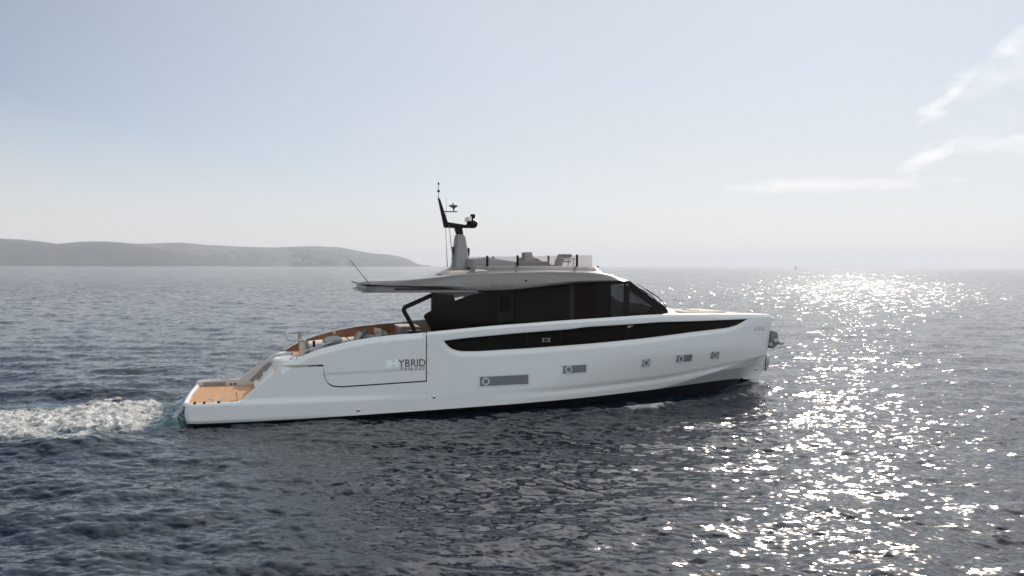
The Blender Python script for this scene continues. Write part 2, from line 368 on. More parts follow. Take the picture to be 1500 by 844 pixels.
# fold-down wings (bulwark doors) with their grooves
for s in (-1, 1):
    bm = bmesh.new()
    xs = np.concatenate([np.linspace(2.95, 4.20, 34), np.linspace(4.205, 7.44, 90)])
    lo = lambda x: np.where(x < 4.2, 1.80-0.0*x, _pan(np.maximum(x, 4.2))+0.022)
    hi = lambda x: np.maximum(sheer(x), lo(x)+0.003)
    P = []
    for x in xs:
        z = np.linspace(float(lo(np.array(x))), float(hi(np.array(x))), 34)
        gz = 1.47 + (x-4.2)*0.0225
        y = hb(x, z) - 0.022*np.exp(-((z-gz)/0.022)**2)*(x > 4.2) - 0.018*sstep((gz-z)/0.04)*(x > 4.2)
        P.append(np.stack([np.full_like(z, x), s*y, z], -1))
    P = np.array(P); addgrid(bm, P)
    # inboard face, closes the wing
    Qi = P.copy(); Qi[:, :, 1] = s*(np.abs(P[:, :, 1]) - 0.13 - 0.0); addgrid(bm, Qi)
    for e in (0, -1):
        addgrid(bm, np.stack([P[:, e], Qi[:, e]], 0)); 
    for e in (0, -1): addgrid(bm, np.stack([P[e], Qi[e]], 0))
    bmesh.ops.remove_doubles(bm, verts=bm.verts, dist=0.0008)
    frombm('bulwark_wing', bm, 'hull', yacht, ang=40)
    # dark sheet added behind the seams so that the gaps look dark
    P = []
    for x in np.linspace(4.0, 7.62, 40):
        z = np.linspace(1.0, float(sheer(x))-0.12, 6)
        P.append(np.stack([np.full_like(z, x), s*(hb(x, z)-0.05 if x > 7.47 else hb(x, z)-0.075), z], -1))
    P = np.array(P)
    for i, x in enumerate(np.linspace(4.0, 7.62, 40)):
        if x > 7.47: P[i, :, 1] = s*(np.abs(P[i, :, 1])-0.06)
    P[:, 0, 2] = 1.02
    grid_mesh('seam_dark_sheet', P, 'seam', yacht)
    # ledge under the wing with its teak insert
    P = np.array([[(x, s*(hb(x, ztop_main(x))-0.0), float(ztop_main(x))), (x, s*(float(hb(x, ztop_main(x)))-0.5), float(ztop_main(x)))] for x in np.linspace(2.8, 4.2, 12)])
    grid_mesh('ledge', P, 'white', yacht)
    box('ledge_insert', 3.72, 4.14, s*2.45-0.05, s*2.45+0.05, 1.738, 1.79, 'taupe', yacht)

# forward bulwark inboard faces + cap
for s in (-1, 1):
    xs = 7.48 + (22.2-7.48)*(1-(1-np.linspace(0, 1, 150))**1.3); P = []
    for x in xs:
        z = float(sheer(x)); y = float(hb(x, z)); yi = max(y-0.12, 0.0); dk = 2.25 if x < 15.2 else z-0.10-0.0
        dk = 2.25 + (z-0.10-2.25)*float(sstep(np.array((x-14.8)/1.2)))
        P.append([(x, s*y, z), (x, s*max(y-0.03, 0), z+0.012), (x, s*max(yi+0.02, 0), z+0.012), (x, s*yi, z-0.01), (x, s*max(yi-0.01, 0), dk)])
    grid_mesh('cap_rail', np.array(P), 'white', yacht)
# deck plate
P = []
for x in 7.6 + (22.1-7.6)*np.linspace(0, 1, 90):
    z = float(sheer(x)); dk = 2.25 + (z-0.10-2.25)*float(sstep(np.array((x-14.8)/1.2)))
    y = max(float(hb(x, z))-0.12, 0.01)
    P.append([(x, y*t, dk+0.05*(1-t*t)*(x > 16)) for t in np.linspace(-1, 1, 9)])
grid_mesh('deck', np.array(P), 'white', yacht)

# ------------------------------------------------------------ stern: platform, ramps, cockpit
box('swim_platform', 0.02, 3.1, -2.28, 2.28, 0.28, 0.56, 'white', yacht, 0.02)
P = []
bm = bmesh.new()
pts = [(0.06, -2.12), (0.10, -2.22), (3.0, -2.24), (3.0, 1.92), (0.0, 1.92), (-0.02, 1.5)]
a = [bm.verts.new((x, y, 0.585)) for x, y in pts]; b = [bm.verts.new((x, y, 0.545)) for x, y in pts]
bm.faces.new(a); bm.faces.new(b[::-1])
for i in range(6): bm.faces.new((a[i], a[(i+1) % 6], b[(i+1) % 6], b[i]))
frombm('teak_deck', bm, 'teak', yacht, smooth=False)
# rounded white rim of the platform
tube('platform_rim', roundpath([(1.7, -2.42, 0.60), (0.20, -2.40, 0.60), (0.0, -2.2, 0.60), (-0.05, 0, 0.58), (0.0, 2.2, 0.60), (0.20, 2.40, 0.60), (1.7, 2.42, 0.60)], 0.25, 6), 0.075, 'white', yacht)
ramp = [(-0.10, 0.50), (-0.06, 0.72), (0.0, 0.76), (1.43, 0.80), (1.63, 0.95), (2.42, 1.52), (2.67, 1.67), (3.5, 1.75), (3.5, 0.50)]
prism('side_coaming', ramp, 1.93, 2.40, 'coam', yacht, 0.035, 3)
ramp2 = [(0.9, 0.50), (1.0, 0.60), (1.62, 0.66), (2.80, 1.66), (3.5, 1.72), (3.5, 0.50)]
prism('side_coaming', ramp2, -2.42, -2.12, 'white', yacht, 0.03, 3)
box('locker_panel', 0.18, 0.95, 1.915, 1.935, 0.60, 0.72, 'mast', yacht, 0.004)
prism('locker_panel', [(1.75, 0.72), (2.35, 0.72), (2.55, 1.35), (2.45, 1.42), (2.25, 1.25)], 1.915, 1.935, 'mast', yacht, 0.006)
for x in (1.10, 1.24): box('socket', x, x+0.08, 1.91, 1.935, 0.61, 0.66, 'blackp', yacht, 0.004)
# transom door between the ramps with steps
prism('transom_door', [(2.05, 0.5), (2.15, 0.9), (2.75, 1.62), (2.95, 1.70), (3.4, 1.70), (3.4, 0.5)], -1.35, 1.2, 'white', yacht, 0.05, 3)
for s, y0, y1 in ((-1, -2.12, -1.38), (1, 1.23, 1.92)):
    for k in range(4):
        box('stair_tread', 1.95+0.3*k, 3.4, y0, y1, 0.5+0.28*k, 0.78+0.28*k, 'white', yacht, 0.02)
# cockpit sole and aft seat
box('cockpit_floor', 3.3, 7.7, -2.2, 2.3, 1.60, 1.75, 'teak', yacht)
revolve('curved_transom_seat', [(0.05, 0.0), (0.42, 0.02), (0.50, 0.15), (0.50, 0.42), (0.44, 0.47), (0.05, 0.47)], 'white', yacht, 32, (3.10, -2.0, 1.50))
# far bulwark lining of varnished wood
P = []
for x in np.linspace(3.05, 7.15, 50):
    z1 = float(sheer(x))-0.03; y = float(hb(x, z1))-0.17
    P.append([(x, y, 1.72), (x, y, z1)])
grid_mesh('wood_lining', np.array(P), 'mahog', yacht)
P = []
for x in np.linspace(7.17, 9.6, 20):
    z1 = float(sheer(x))-0.03; y = float(hb(x, z1))-0.17
    P.append([(x, y, 1.72), (x, y, z1)])
grid_mesh('side_lining', np.array(P), 'beige', yacht)
revolve('courtesy_lamp', [(0.01, 0), (0.05, 0), (0.05, 0.02), (0.01, 0.03)], 'cream', yacht, 14, (4.83, 2.30, 2.40), 'Y')
# sun pad and sofa
prism('sunpad_base', [(3.75, 1.7), (3.75, 2.02), (6.9, 2.2), (6.9, 1.7)], -2.0, 1.6, 'fabd', yacht, 0.03)
for y0, y1 in ((-1.95, -0.78), (-0.74, 0.42), (0.46, 1.55)):
    prism('seat_cushion', [(3.8, 2.04), (3.82, 2.18), (5.2, 2.30), (5.2, 2.12)], y0, y1, 'cream' if y0 > 0 else 'fab', yacht, 0.05, 3)
    prism('seat_cushion', [(5.24, 2.12), (5.24, 2.30), (6.75, 2.35), (6.75, 2.2)], y0, y1, 'cream' if y0 > 0 else 'fab', yacht, 0.05, 3)
box('bar_cabinet', 7.1, 7.75, 0.6, 1.9, 1.75, 2.68, 'taupe', yacht, 0.02)
box('bar_worktop', 7.05, 7.8, 0.55, 1.95, 2.68, 2.72, 'cream', yacht, 0.01)
# gate frames and panels at the head of the steps
prism('gate_panel', [(3.50, 1.75), (3.50, 2.34), (3.72, 2.36), (3.72, 1.75)], -0.35, 0.05, 'cream', yacht, 0.02)
tube('gate_rail', roundpath([(3.50, 0.9, 1.9), (3.50, 0.9, 2.58), (3.05, 0.2, 2.60), (3.12, -0.45, 2.38), (3.70, -0.45, 2.38), (3.70, -0.45, 1.8)], 0.06), 0.028, 'steel', yacht)
tube('gate_post', [(3.53, 0, 1.75), (3.53, 0, 2.64)], 0.05, 'beige', yacht)
tube('gate_post', [(3.95, -0.9, 1.75), (3.95, -0.9, 2.40)], 0.045, 'blackp', yacht)
tube('gate_post', [(3.72, -0.9, 1.75), (3.72, -0.9, 2.32)], 0.03, 'steel', yacht)
def rail(p0, p1, feet, off=0.07, rad=0.016):
    bm = bmesh.new(); addtube(bm, [p0, p1], rad, 8)
    a, b = Vector(p0), Vector(p1)
    for t in feet:
        q = a.lerp(b, t); addtube(bm, [q, q + Vector((0.03, 0, -off))], rad*.8, 6)
    return frombm('hand_rail', bm, 'steel', yacht)
bm = bmesh.new(); addtube(bm, roundpath([(3.0, -2.45, 1.80), (3.15, -2.45, 1.98), (3.65, -2.5, 2.24), (4.45, -2.5, 2.50)], 0.15), 0.02, 8)
for x, z0, z1 in ((3.35, 1.9, 2.08), (3.7, 2.1, 2.25), (4.3, 2.3, 2.45)): addtube(bm, [(x, -2.5, z0), (x, -2.5, z1)], 0.014, 6)
frombm('hand_rail', bm, 'steel', yacht)
rail((3.35, 2.35, 2.12), (3.95, 2.42, 2.52), (0.25, 0.8), 0.12)
rail((4.1, 2.45, 2.55), (4.7, 2.45, 2.62), (0.5,), 0.14)
rail((2.05, 2.15, 1.32), (2.42, 2.15, 1.66), (0.2, 0.75), 0.12, 0.02)
rail((2.62, -2.25, 1.36), (2.95, -2.25, 1.62), (0.25, 0.75), 0.12, 0.02)
rail((2.35, 2.3, 1.95), (2.62, 2.3, 2.12), (0.5,), 0.2, 0.014)
# mooring cleats on both sides of the platform
def cleat(x, y, z):
    bm = bmesh.new()
    for sx in (-1, 1):
        addtube(bm, [(x+sx*0.07, y, z), (x+sx*0.16, y, z+0.12)], [0.03, 0.022], 8)
        addtube(bm, [(x+sx*0.09, y, z+0.125), (x+sx*0.26, y, z+0.135)], 0.022, 8)
    addbox(bm, x-0.14, x+0.14, y-0.05, y+0.05, z-0.005, z+0.015)
    frombm('mooring_cleat', bm, 'steel', yacht)
cleat(0.95, -2.30, 0.63); cleat(0.95, 2.2, 0.79)
for x in (0.30, 0.58, 1.0): tube('fairlead', [(x, -2.44, 0.62), (x, -2.44, 0.72)], 0.035, 'blackp', yacht)
bm = bmesh.new()
addtube(bm, [(0.35, 2.2, 0.83), (1.35, 2.2, 0.86)], 0.022, 8); addtube(bm, [(0.5, 2.2, 0.78), (0.5, 2.2, 0.83)], 0.015, 6); addtube(bm, [(1.2, 2.2, 0.78), (1.2, 2.2, 0.86)], 0.015, 6)
frombm('hand_rail', bm, 'steel', yacht)
# drain fittings
for x, z in ((7.72, 0.64), (5.26, 0.30), (21.45, 0.83)):
    y = -float(hb(x, z)); revolve('drain_fitting', [(0.01, -0.01), (0.05, -0.01), (0.05, 0.02), (0.02, 0.035)], 'steel', yacht, 12, (x, y, z), 'Y')

# ------------------------------------------------------------ long window band and portholes
for s in (-1, 1):
    xs = 8.06 + (20.40-8.06)*np.linspace(0, 1, 260); P = []
    for x in xs:
        a, b = float(wbot(x)), float(max(wtop(x), wbot(x)+0.004)); z = np.linspace(a, b, 8)
        P.append(np.stack([np.full_like(z, x), s*(hb(x, z)+0.012), z], -1))
    win = grid_mesh('window_band', np.array(P), 'glass', yacht)
    if s == -1:
        def strip(name, poly, mt, par, off=0.018, sd_=-1):
            bm = bmesh.new(); vs = [bm.verts.new((x, sd_*(float(hb(x, z))+off), z)) for x, z in poly]
            b2 = [bm.verts.new((x, sd_*(float(hb(x, z))+off-0.006), z)) for x, z in poly]
            bm.faces.new(vs); bm.faces.new(b2[::-1]); n = len(vs)
            for i in range(n): bm.faces.new((vs[i], vs[(i+1) % n], b2[(i+1) % n], b2[i]))
            return frombm(name, bm, mt, par, smooth=False)
        strip('window_inset', [(14.62, 2.87), (14.66, 2.78), (14.95, 2.89), (14.93, 2.915)], 'beige', win)
        for x in (9.6, 10.9, 12.1): strip('window_mullion', [(x, float(wbot(x))+0.14), (x+0.03, float(wbot(x))+0.14), (x+0.03, float(wtop(x))-0.01), (x, float(wtop(x))-0.01)], 'blackp', win)
        strip('window_cleat', [(11.42, 2.47), (11.75, 2.485), (11.75, 2.50), (11.42, 2.485)], 'steel', win, 0.03)
        strip('window_cleat', [(11.42, 2.37), (11.75, 2.385), (11.75, 2.40), (11.42, 2.385)], 'steel', win, 0.03)
        for x in (11.47, 11.67): strip('window_cleat', [(x, 2.37), (x+0.03, 2.37), (x+0.03, 2.49), (x, 2.49)], 'steel', win, 0.028)

def surf_patch(name, x0, x1, zc0, zc1, h, off, mt, par, s=-1, n=14, thick=0.02, mrows=4):
    """band on the hull skin from (x0,zc0) to (x1,zc1) with half height h"""
    P = []
    for i in range(n):
        t = i/(n-1); x = x0+(x1-x0)*t; zc = zc0+(zc1-zc0)*t; z = np.linspace(zc-h, zc+h, mrows)
        y = hb(x, z)+off; row = np.stack([np.full_like(z, x), s*y, z], -1)
        a = row[0].copy(); a[1] = s*(abs(a[1])-thick); b = row[-1].copy(); b[1] = s*(abs(b[1])-thick)
        P.append(np.vstack([a, row, b]))
    P = np.array(P)
    E0 = P[0].copy(); E0[:, 1] = s*(np.abs(P[0][:, 1])-thick); E1 = P[-1].copy(); E1[:, 1] = s*(np.abs(P[-1][:, 1])-thick)
    return grid_mesh(name, np.concatenate([E0[None], P, E1[None]], 0), mt, par, ang=30)
ports = [(9.26, 10.95, 1.09, 1.115, 0.155), (12.20, 13.05, 1.395, 1.42, 0.13), (15.29, 15.59, 1.50, 1.51, 0.13), (16.78, 17.5, 1.585, 1.59, 0.125), (18.46, 18.86, 1.615, 1.61, 0.13)]
for s in (-1, 1):
    for x0, x1, z0, z1, h in ports:
        fr = surf_patch('porthole', x0-0.07, x1+0.07, z0, z1, h+0.05, 0.008, 'portf', yacht, s)
        surf_patch('pane', x0, x1, z0, z1, h, 0.013, 'port', fr, s)
        xc = x0+0.20 if x1-x0 > 0.5 else (x0+x1)/2; zc = z0+(z1-z0)*(xc-x0)/(x1-x0)
        bm = bmesh.new(); n = 28; R1, R2 = 0.135, 0.078
        vi = []; vo = []
        for k in range(n):
            a = 2*math.pi*k/n
            for rr, L_ in ((R2, vi), (R1, vo)):
                x = xc+rr*math.cos(a); z = zc+rr*math.sin(a); L_.append(bm.verts.new((x, s*(float(hb(x, z))+0.022), z)))
        for k in range(n): bm.faces.new((vi[k], vi[(k+1) % n], vo[(k+1) % n], vo[k]))
        frombm('opening_ring', bm, 'ring', fr)

for s in (-1, 1):
    for x in (8.55, 9.08):
        surf_patch('panel_joint', x, x+0.014, float(wtop(x))+0.16, float(wtop(x))+0.16, 0.13, 0.002, 'portf', yacht, s, 2, 0.01)
# ------------------------------------------------------------ lettering
def text_mesh(name, txt, size, sx, x0, z0, slope, mt, parent, surf, ext=0.004, space=1.0, bold=0.0):
    cu = bpy.data.curves.new(name, 'FONT'); cu.body = txt; cu.size = size; cu.space_character = space; cu.offset = bold
    cu.resolution_u = 4
    to = bpy.data.objects.new(name, cu); col.objects.link(to)
    dg = bpy.context.evaluated_depsgraph_get(); me = bpy.data.meshes.new_from_object(to.evaluated_get(dg))
    bpy.data.objects.remove(to)
    me.name = name
    for v in me.vertices:
        x = x0+v.co.x*sx; z = z0+v.co.y+(x-x0)*slope
        v.co = (x, -(surf(x, z)+ext), z)
    return link(name, me, mt, parent, smooth=False)
hs_ = lambda x, z: float(hb(x, z))
for c_, dx_ in zip('YBRID', (0, 0.195, 0.385, 0.575, 0.655)):
    text_mesh('letter', c_, 0.335, 0.93, 6.55+dx_, 1.665, -0.004, 'letter', yacht, hs_, 0.006, 1.0, 0.006)
def bar(x0, x1, z0, z1, mt, nm='lettering'):
    bm = bmesh.new(); vs = [bm.verts.new((x, -(hs_(x, z)+0.006), z)) for x, z in ((x0, z0), (x1, z0), (x1, z1), (x0, z1))]; bm.faces.new(vs); return bm, nm, mt
def flat(name, pts, mt):
    bm = bmesh.new(); bm.faces.new([bm.verts.new((x, -(hs_(x, z)+0.006), z)) for x, z in pts]); frombm(name, bm, mt, yacht, smooth=False)
for x0, x1 in ((6.14, 6.175), (6.185, 6.235)): flat('emblem_stripe', [(x0, 1.665), (x1, 1.665), (x1, 1.90), (x0, 1.90)], 'teal')
flat('emblem', [(6.245, 1.665), (6.315, 1.665), (6.315, 1.755), (6.455, 1.755), (6.455, 1.665), (6.52, 1.665), (6.52, 1.90), (6.455, 1.90), (6.455, 1.81), (6.315, 1.81), (6.315, 1.90), (6.245, 1.90)], 'teal')
for k, c_ in enumerate('PROJECT'):
    text_mesh('small_letter', c_, 0.115, 1.1, 6.62+0.119*k, 1.56, 0.003, 'letter2', yacht, hs_, 0.006, 1, 0.003)
text_mesh('bow_lettering', 'AZIMUT', 0.20, 1.0, 20.85, 2.46, -0.05, 'chrome', yacht, hs_, 0.015, 1.15, 0.004)

# ------------------------------------------------------------ superstructure
def pl(y0, y1): return y0, y1
SIDE = [(7.90, 2.5), (7.50, 3.22), (7.50, 3.28), (7.62, 3.38), (8.17, 3.63), (9.23, 4.0), (9.52, 4.08), (10.5, 4.13), (11.34, 4.25), (12.88, 4.39), (14.26, 4.43), (14.26, 2.3), (8.0, 2.3)]
for s in (-1, 1):
    ya, yb_ = (-2.10, -2.04) if s < 0 else (2.04, 2.10)
    gl = prism('side_window', SIDE if s < 0 else [(9.9, 2.3)]+SIDE[7:-1], ya, yb_, 'glass', yacht, 0.012)
    prism('window_frame', [(14.26, 4.44), (14.92, 4.44), (14.96, 4.33), (14.26, 4.28)], ya, yb_, 'blackp', yacht)
    prism('window_frame', [(14.78, 4.32), (14.98, 4.20), (14.98, 3.16), (14.78, 3.14)], ya, yb_, 'blackp', yacht)
    prism('window_frame', [(14.26, 3.16), (15.70, 3.28), (15.70, 2.9), (14.26, 2.9)], ya, yb_, 'blackp', yacht)
    prism('window_pillar', [(14.90, 4.43), (15.02, 4.10), (15.93, 3.47), (15.80, 3.28), (15.66, 3.20), (16.3, 3.2), (16.45, 3.47)], ya, yb_, 'blackp', yacht)
    prism('tinted_pane', [(14.27, 4.28), (14.78, 4.30), (14.78, 3.16), (14.27, 3.15)], (ya+yb_)/2-0.004, (ya+yb_)/2+0.004, 'tint', yacht)
    prism('tinted_pane', [(14.98, 4.16), (14.98, 3.26), (15.72, 3.28), (15.95, 3.50)], (ya+yb_)/2-0.004, (ya+yb_)/2+0.004, 'tint', yacht)
    o = -0.004 if s < 0 else 0.004
    def face(name, pts, mt, d=0.006):
        y = -2.10-d if s < 0 else 2.10+d
        return prism(name, pts, min(y, y-o), max(y, y-o), mt, gl)
    # inside of the saloon as seen through the dark glass: door frame, curtains, dark red panel
    face('door_frame', [(10.06, 3.0), (10.06, 3.98), (10.62, 4.05), (10.62, 3.1)], 'blackp', 0.003)
    face('door_pane', [(10.14, 3.34), (10.14, 3.88), (10.50, 3.94), (10.50, 3.40)], 'port', 0.007) if False else face('door_pane', [(10.12, 3.36), (10.12, 3.90), (10.54, 3.96), (10.54, 3.40)], 'glass', 0.007)
    face('blind', [(10.72, 2.98), (10.70, 4.08), (12.66, 4.33), (12.66, 3.12)], 'blind', 0.002); face('blind', [(13.64, 3.1), (13.64, 4.38), (14.2, 4.39), (14.2, 3.12)], 'blind', 0.002)
    face('curtain', [(12.68, 3.0), (12.68, 4.35), (12.86, 4.37), (12.86, 3.0)], 'curtain', 0.003)
    face('red_panel', [(12.90, 3.0), (12.90, 4.37), (13.62, 4.40), (13.62, 3.0)], 'red', 0.003)
# aft bulkhead, saloon floor, ceiling and dashboard
box('aft_door', 9.75, 9.82, -1.0, 1.95, 2.25, 4.0, 'glass', yacht)
box('saloon_floor', 8.1, 16.6, -2.0, 2.0, 2.28, 2.34, 'taupe', yacht)
box('saloon_bulkhead', 13.9, 13.98, -2.0, 0.2, 2.3, 4.38, 'curtain', yacht)
box('saloon_bulkhead', 9.85, 9.95, -2.0, 2.0, 2.3, 4.05, 'curtain', yacht)
prism('dashboard', [(15.3, 2.4), (15.25, 3.35), (15.45, 3.62), (15.9, 3.50), (16.6, 3.38), (16.6, 2.4)], -1.95, 1.95, 'blackp', yacht, 0.03)
revolve('helm_seat', [(0.05, 0), (0.10, 0.3), (0.30, 0.34), (0.30, 0.5), (0.24, 0.9), (0.05, 0.98)], 'fabd', yacht, 16, (14.75, 0.7, 2.5))
# windscreen
P = []
for t in np.linspace(-1, 1, 31):
    c = 1-abs(t)**2.2
    top = (14.95+0.55*c, 2.07*t, 4.42+0.02*c); bot = (16.42+0.60*c, 2.09*t, 3.36+0.04*c)
    P.append([tuple(np.array(top)*(1-q)+np.array(bot)*q) for q in np.linspace(0, 1, 8)])
P = np.array(P); grid_mesh('windscreen', P, 'tint', yacht)
Pw = P[::15].copy()
for t in (-0.98, 0.0, 0.98):
    c = 1-abs(t)**2.2
    tube('windscreen_post', [(14.95+0.55*c, 2.07*t, 4.42), (16.44+0.60*c, 2.09*t, 3.37)], 0.045 if t else 0.03, 'blackp', yacht, 8)
for y in (-1.35, -0.4, 1.0):
    t = y/2.08; c = 1-abs(t)**2.2
    a = Vector((16.42+0.60*c+0.06, y, 3.44)); b = Vector((14.95+0.55*c+0.32, y+0.05, 4.42-0.12))
    mid = a.lerp(b, 0.72) + Vector((0.05, 0, 0.05))
    bm = bmesh.new(); addtube(bm, [a, a.lerp(b, .35)+Vector((0.07, 0, 0.07)), mid], 0.016, 6); addtube(bm, [a.lerp(b, .45)+Vector((0.05, .02, .05)), a.lerp(b, 0.98)+Vector((0.03, .02, .03))], 0.012, 6)
    frombm('wiper', bm, 'blackp', yacht)
# moulded scuttle at the foot of the windscreen and foredeck lounge
P = []
prof = [(-0.42, 3.10), (-0.25, 3.27), (0.0, 3.40), (0.22, 3.42), (0.42, 3.34), (0.65, 3.22), (0.95, 3.13)]
for t in np.linspace(-1, 1, 41):
    c = 1-abs(t)**2.4; e = 1-abs(t)**8
    P.append([(16.42+0.42*c+dx*(0.9), 2.02*t, 3.08+(z-3.08)*(0.35+0.65*e)) for dx, z in prof])
grid_mesh('scuttle', np.array(P), 'white', yacht, ang=60)
box('foredeck_pad', 17.75, 19.55, -1.0, 1.0, 3.10, 3.235, 'cream', yacht, 0.05, 3)
box('foredeck_table', 18.35, 18.75, -0.35, 0.35, 3.235, 3.262, 'beige', yacht, 0.01)
box('foredeck_hatch', 19.8, 20.5, -0.5, 0.5, 3.03, 3.11, 'taupe', yacht, 0.02)
box('foredeck_mat', 17.5, 21.0, -0.9, 0.9, 3.09, 3.1, 'teak', yacht) if False else None

# roof with flybridge coaming (lofted)
RX = np.array([5.38, 5.42, 5.55, 6.13, 6.77, 7.8, 8.43, 9.0, 9.54, 10.5, 11.34, 12.88, 13.6, 14.0, 14.4, 14.7, 14.9, 15.0])
zb_ = smooth_tab([5.38, 6.13, 7.0, 8.06, 8.9, 9.54, 10.4, 11.3, 12.9, 14.4, 15.0], [4.33, 4.265, 4.23, 4.20, 4.12, 4.09, 4.11, 4.20, 4.355, 4.40, 4.41], 0.15)
ze_ = smooth_tab([5.38, 5.6, 6.77, 7.8, 8.43, 9.38, 11.9, 13.3, 13.9, 14.35, 14.88, 15.1], [4.36, 4.43, 4.465, 4.55, 4.63, 4.70, 4.765, 4.75, 4.72, 4.65, 4.47, 4.43], 0.10)
wd_ = lambda x: np.interp(x, [5.38, 5.41, 5.5, 5.7, 6.2, 9, 12, 13.5, 14.5, 15.0], [1.2, 1.7, 2.1, 2.28, 2.38, 2.42, 2.38, 2.30, 2.18, 2.08])
def coam(x):                                       # how much of the flybridge hump stands above the roof edge
    return float(sstep(np.array((x-9.0)/0.35))*sstep(np.array((14.25-x)/0.45)))
P = []
for x in np.concatenate([np.linspace(5.38, 5.8, 12), np.linspace(5.9, 13.0, 90), np.linspace(13.05, 15.0, 50)]):
    zb2, ze, wdt = float(zb_(x)), float(ze_(x)), float(wd_(x)); c = coam(x)
    ze = max(ze, zb2+0.02)
    row = [(0, zb2+0.02), (wdt-0.35, zb2+0.02), (wdt-0.10, zb2), (wdt-0.03, zb2+0.03*1), (wdt, zb2+(ze-zb2)*0.22), (wdt-0.08, zb2+(ze-zb2)*0.60), (wdt-0.19, ze-0.03), (wdt-0.22, ze-0.006), (wdt-0.27, ze)]
    zc = 4.955
    row += [(wdt-0.36, ze+0.006+0.014*c), (wdt-0.50, ze+0.008+0.022*c+(zc-ze-0.1)*0.55*c), (wdt-0.60, ze+0.01+0.03*c+(zc-ze-0.04)*0.93*c), (wdt-0.66, ze+0.01+0.03*c+(zc-ze-0.04)*c), (wdt-0.80, ze+0.012+0.033*c+(zc-ze-0.045)*c), (wdt*0.45, ze+0.012+0.04*c+(zc-ze-0.20)*c*0.6), (0, ze+0.012+0.05*c+(zc-ze-0.20)*c*0.6)]
    full = [(x, -yy, zz) for yy, zz in row] + [(x, yy, zz) for yy, zz in row[::-1][1:-1]]
    full.append(full[0]); P.append(full)
P = np.array(P)
bm = bmesh.new(); addgrid(bm, P)
for e in (0, -1):
    vs = [bm.verts.new(q) for q in P[e][:-1]]; bm.faces.new(vs)
bmesh.ops.remove_doubles(bm, verts=bm.verts, dist=0.0005)
roof = frombm('hardtop_roof', bm, 'grey', yacht, ang=42)
# lower slab of the aft overhang, with the shadow gap above it
def slab(name, x0, x1, wdt, z0, z1, mt, rc=0.4, bv=0.03):
    bm = bmesh.new(); o = []
    for k in range(9):
        a = math.pi/2*k/8; o.append((x0+rc*(1-math.cos(a))*0.6 if False else x0+0.35*(1-math.sin(a)), -(wdt-rc+rc*math.cos(a))))
    o = o[::-1]
    pts = [(x, y) for x, y in o] 
    left = [(x0+0.45*(1-math.cos(math.pi/2*k/8)), -(wdt-0.6+0.6*math.sin(math.pi/2*k/8))) for k in range(9)]
    pts = left + [(x1, -wdt)] + [(x1, wdt)] + [(x, -y) for x, y in left[::-1]]
    a = [bm.verts.new((x, y, z0)) for x, y in pts]; b = [bm.verts.new((x, y, z1)) for x, y in pts]
    bm.faces.new(a); bm.faces.new(b[::-1]); n = len(pts)
    for i in range(n): bm.faces.new((a[i], a[(i+1) % n], b[(i+1) % n], b[i]))
    bmesh.ops.recalc_face_normals(bm, faces=bm.faces)
    return frombm(name, bm, mt, yacht, ang=30)
slab('overhang_slab', 5.48, 9.3, 2.36, 4.06, 4.15, 'grey')
slab('overhang_core', 5.60, 9.3, 2.26, 4.15, 4.27, 'mast')
slab('groove_shade_strip', 6.3, 8.6, 2.375, 4.152, 4.20, 'blackp')  # black strip painting the dark of the groove between the layers
for k, (c_, dx_) in enumerate(zip('AZIMUT', (0, 0.155, 0.315, 0.40, 0.585, 0.74))):
    text_mesh('roof_letter', c_, 0.135, 1.25, 9.74+dx_, 4.215+0.028*dx_, 0.028, 'letter', yacht, lambda x, z: float(wd_(x))+0.006, 0.004)
box('nav_light', 10.98, 11.03, -2.40, -2.34, 4.44, 4.48, 'blackp', yacht, 0.01)
# beige cover and vent on the roof in front of the mast
prism('roof_cover', [(8.35, 4.60), (8.55, 4.76), (9.15, 4.80), (9.45, 4.76), (9.5, 4.66)], -1.75, -0.5, 'cream', yacht, 0.03, 3)
prism('roof_vent', [(9.25, 4.72), (9.32, 4.84), (9.62, 4.82), (9.85, 4.74)], -1.98, -1.2, 'white', yacht, 0.03, 3)
# brackets below the roof
for s in (-1, 1):
    ya, yb_ = sorted((s*2.16, s*1.92))
    if s > 0: continue
    prism('roof_bracket', [(7.74, 4.06), (7.74, 3.98), (7.85, 3.97), (8.55, 3.86), (9.6, 4.06)], ya+0.02, yb_-0.02, 'mast', yacht, 0.01)
    prism('black_bracket', [(7.76, 4.04), (7.76, 3.42), (8.3, 3.60), (8.58, 3.70), (8.50, 3.97)], ya, yb_, 'blackp', yacht, 0.015)
    tube('roof_support', roundpath([(7.78, s*2.04, 3.96), (6.86, s*2.06, 3.56), (6.82, s*2.06, 3.46), (7.20, s*2.08, 2.78)], 0.16, 6), 0.075, 'blackp', yacht, 12)
    box('support_foot', 6.95, 7.42, s*2.08-0.2, s*2.08+0.2, 2.70, 2.78, 'blackp', yacht, 0.02)
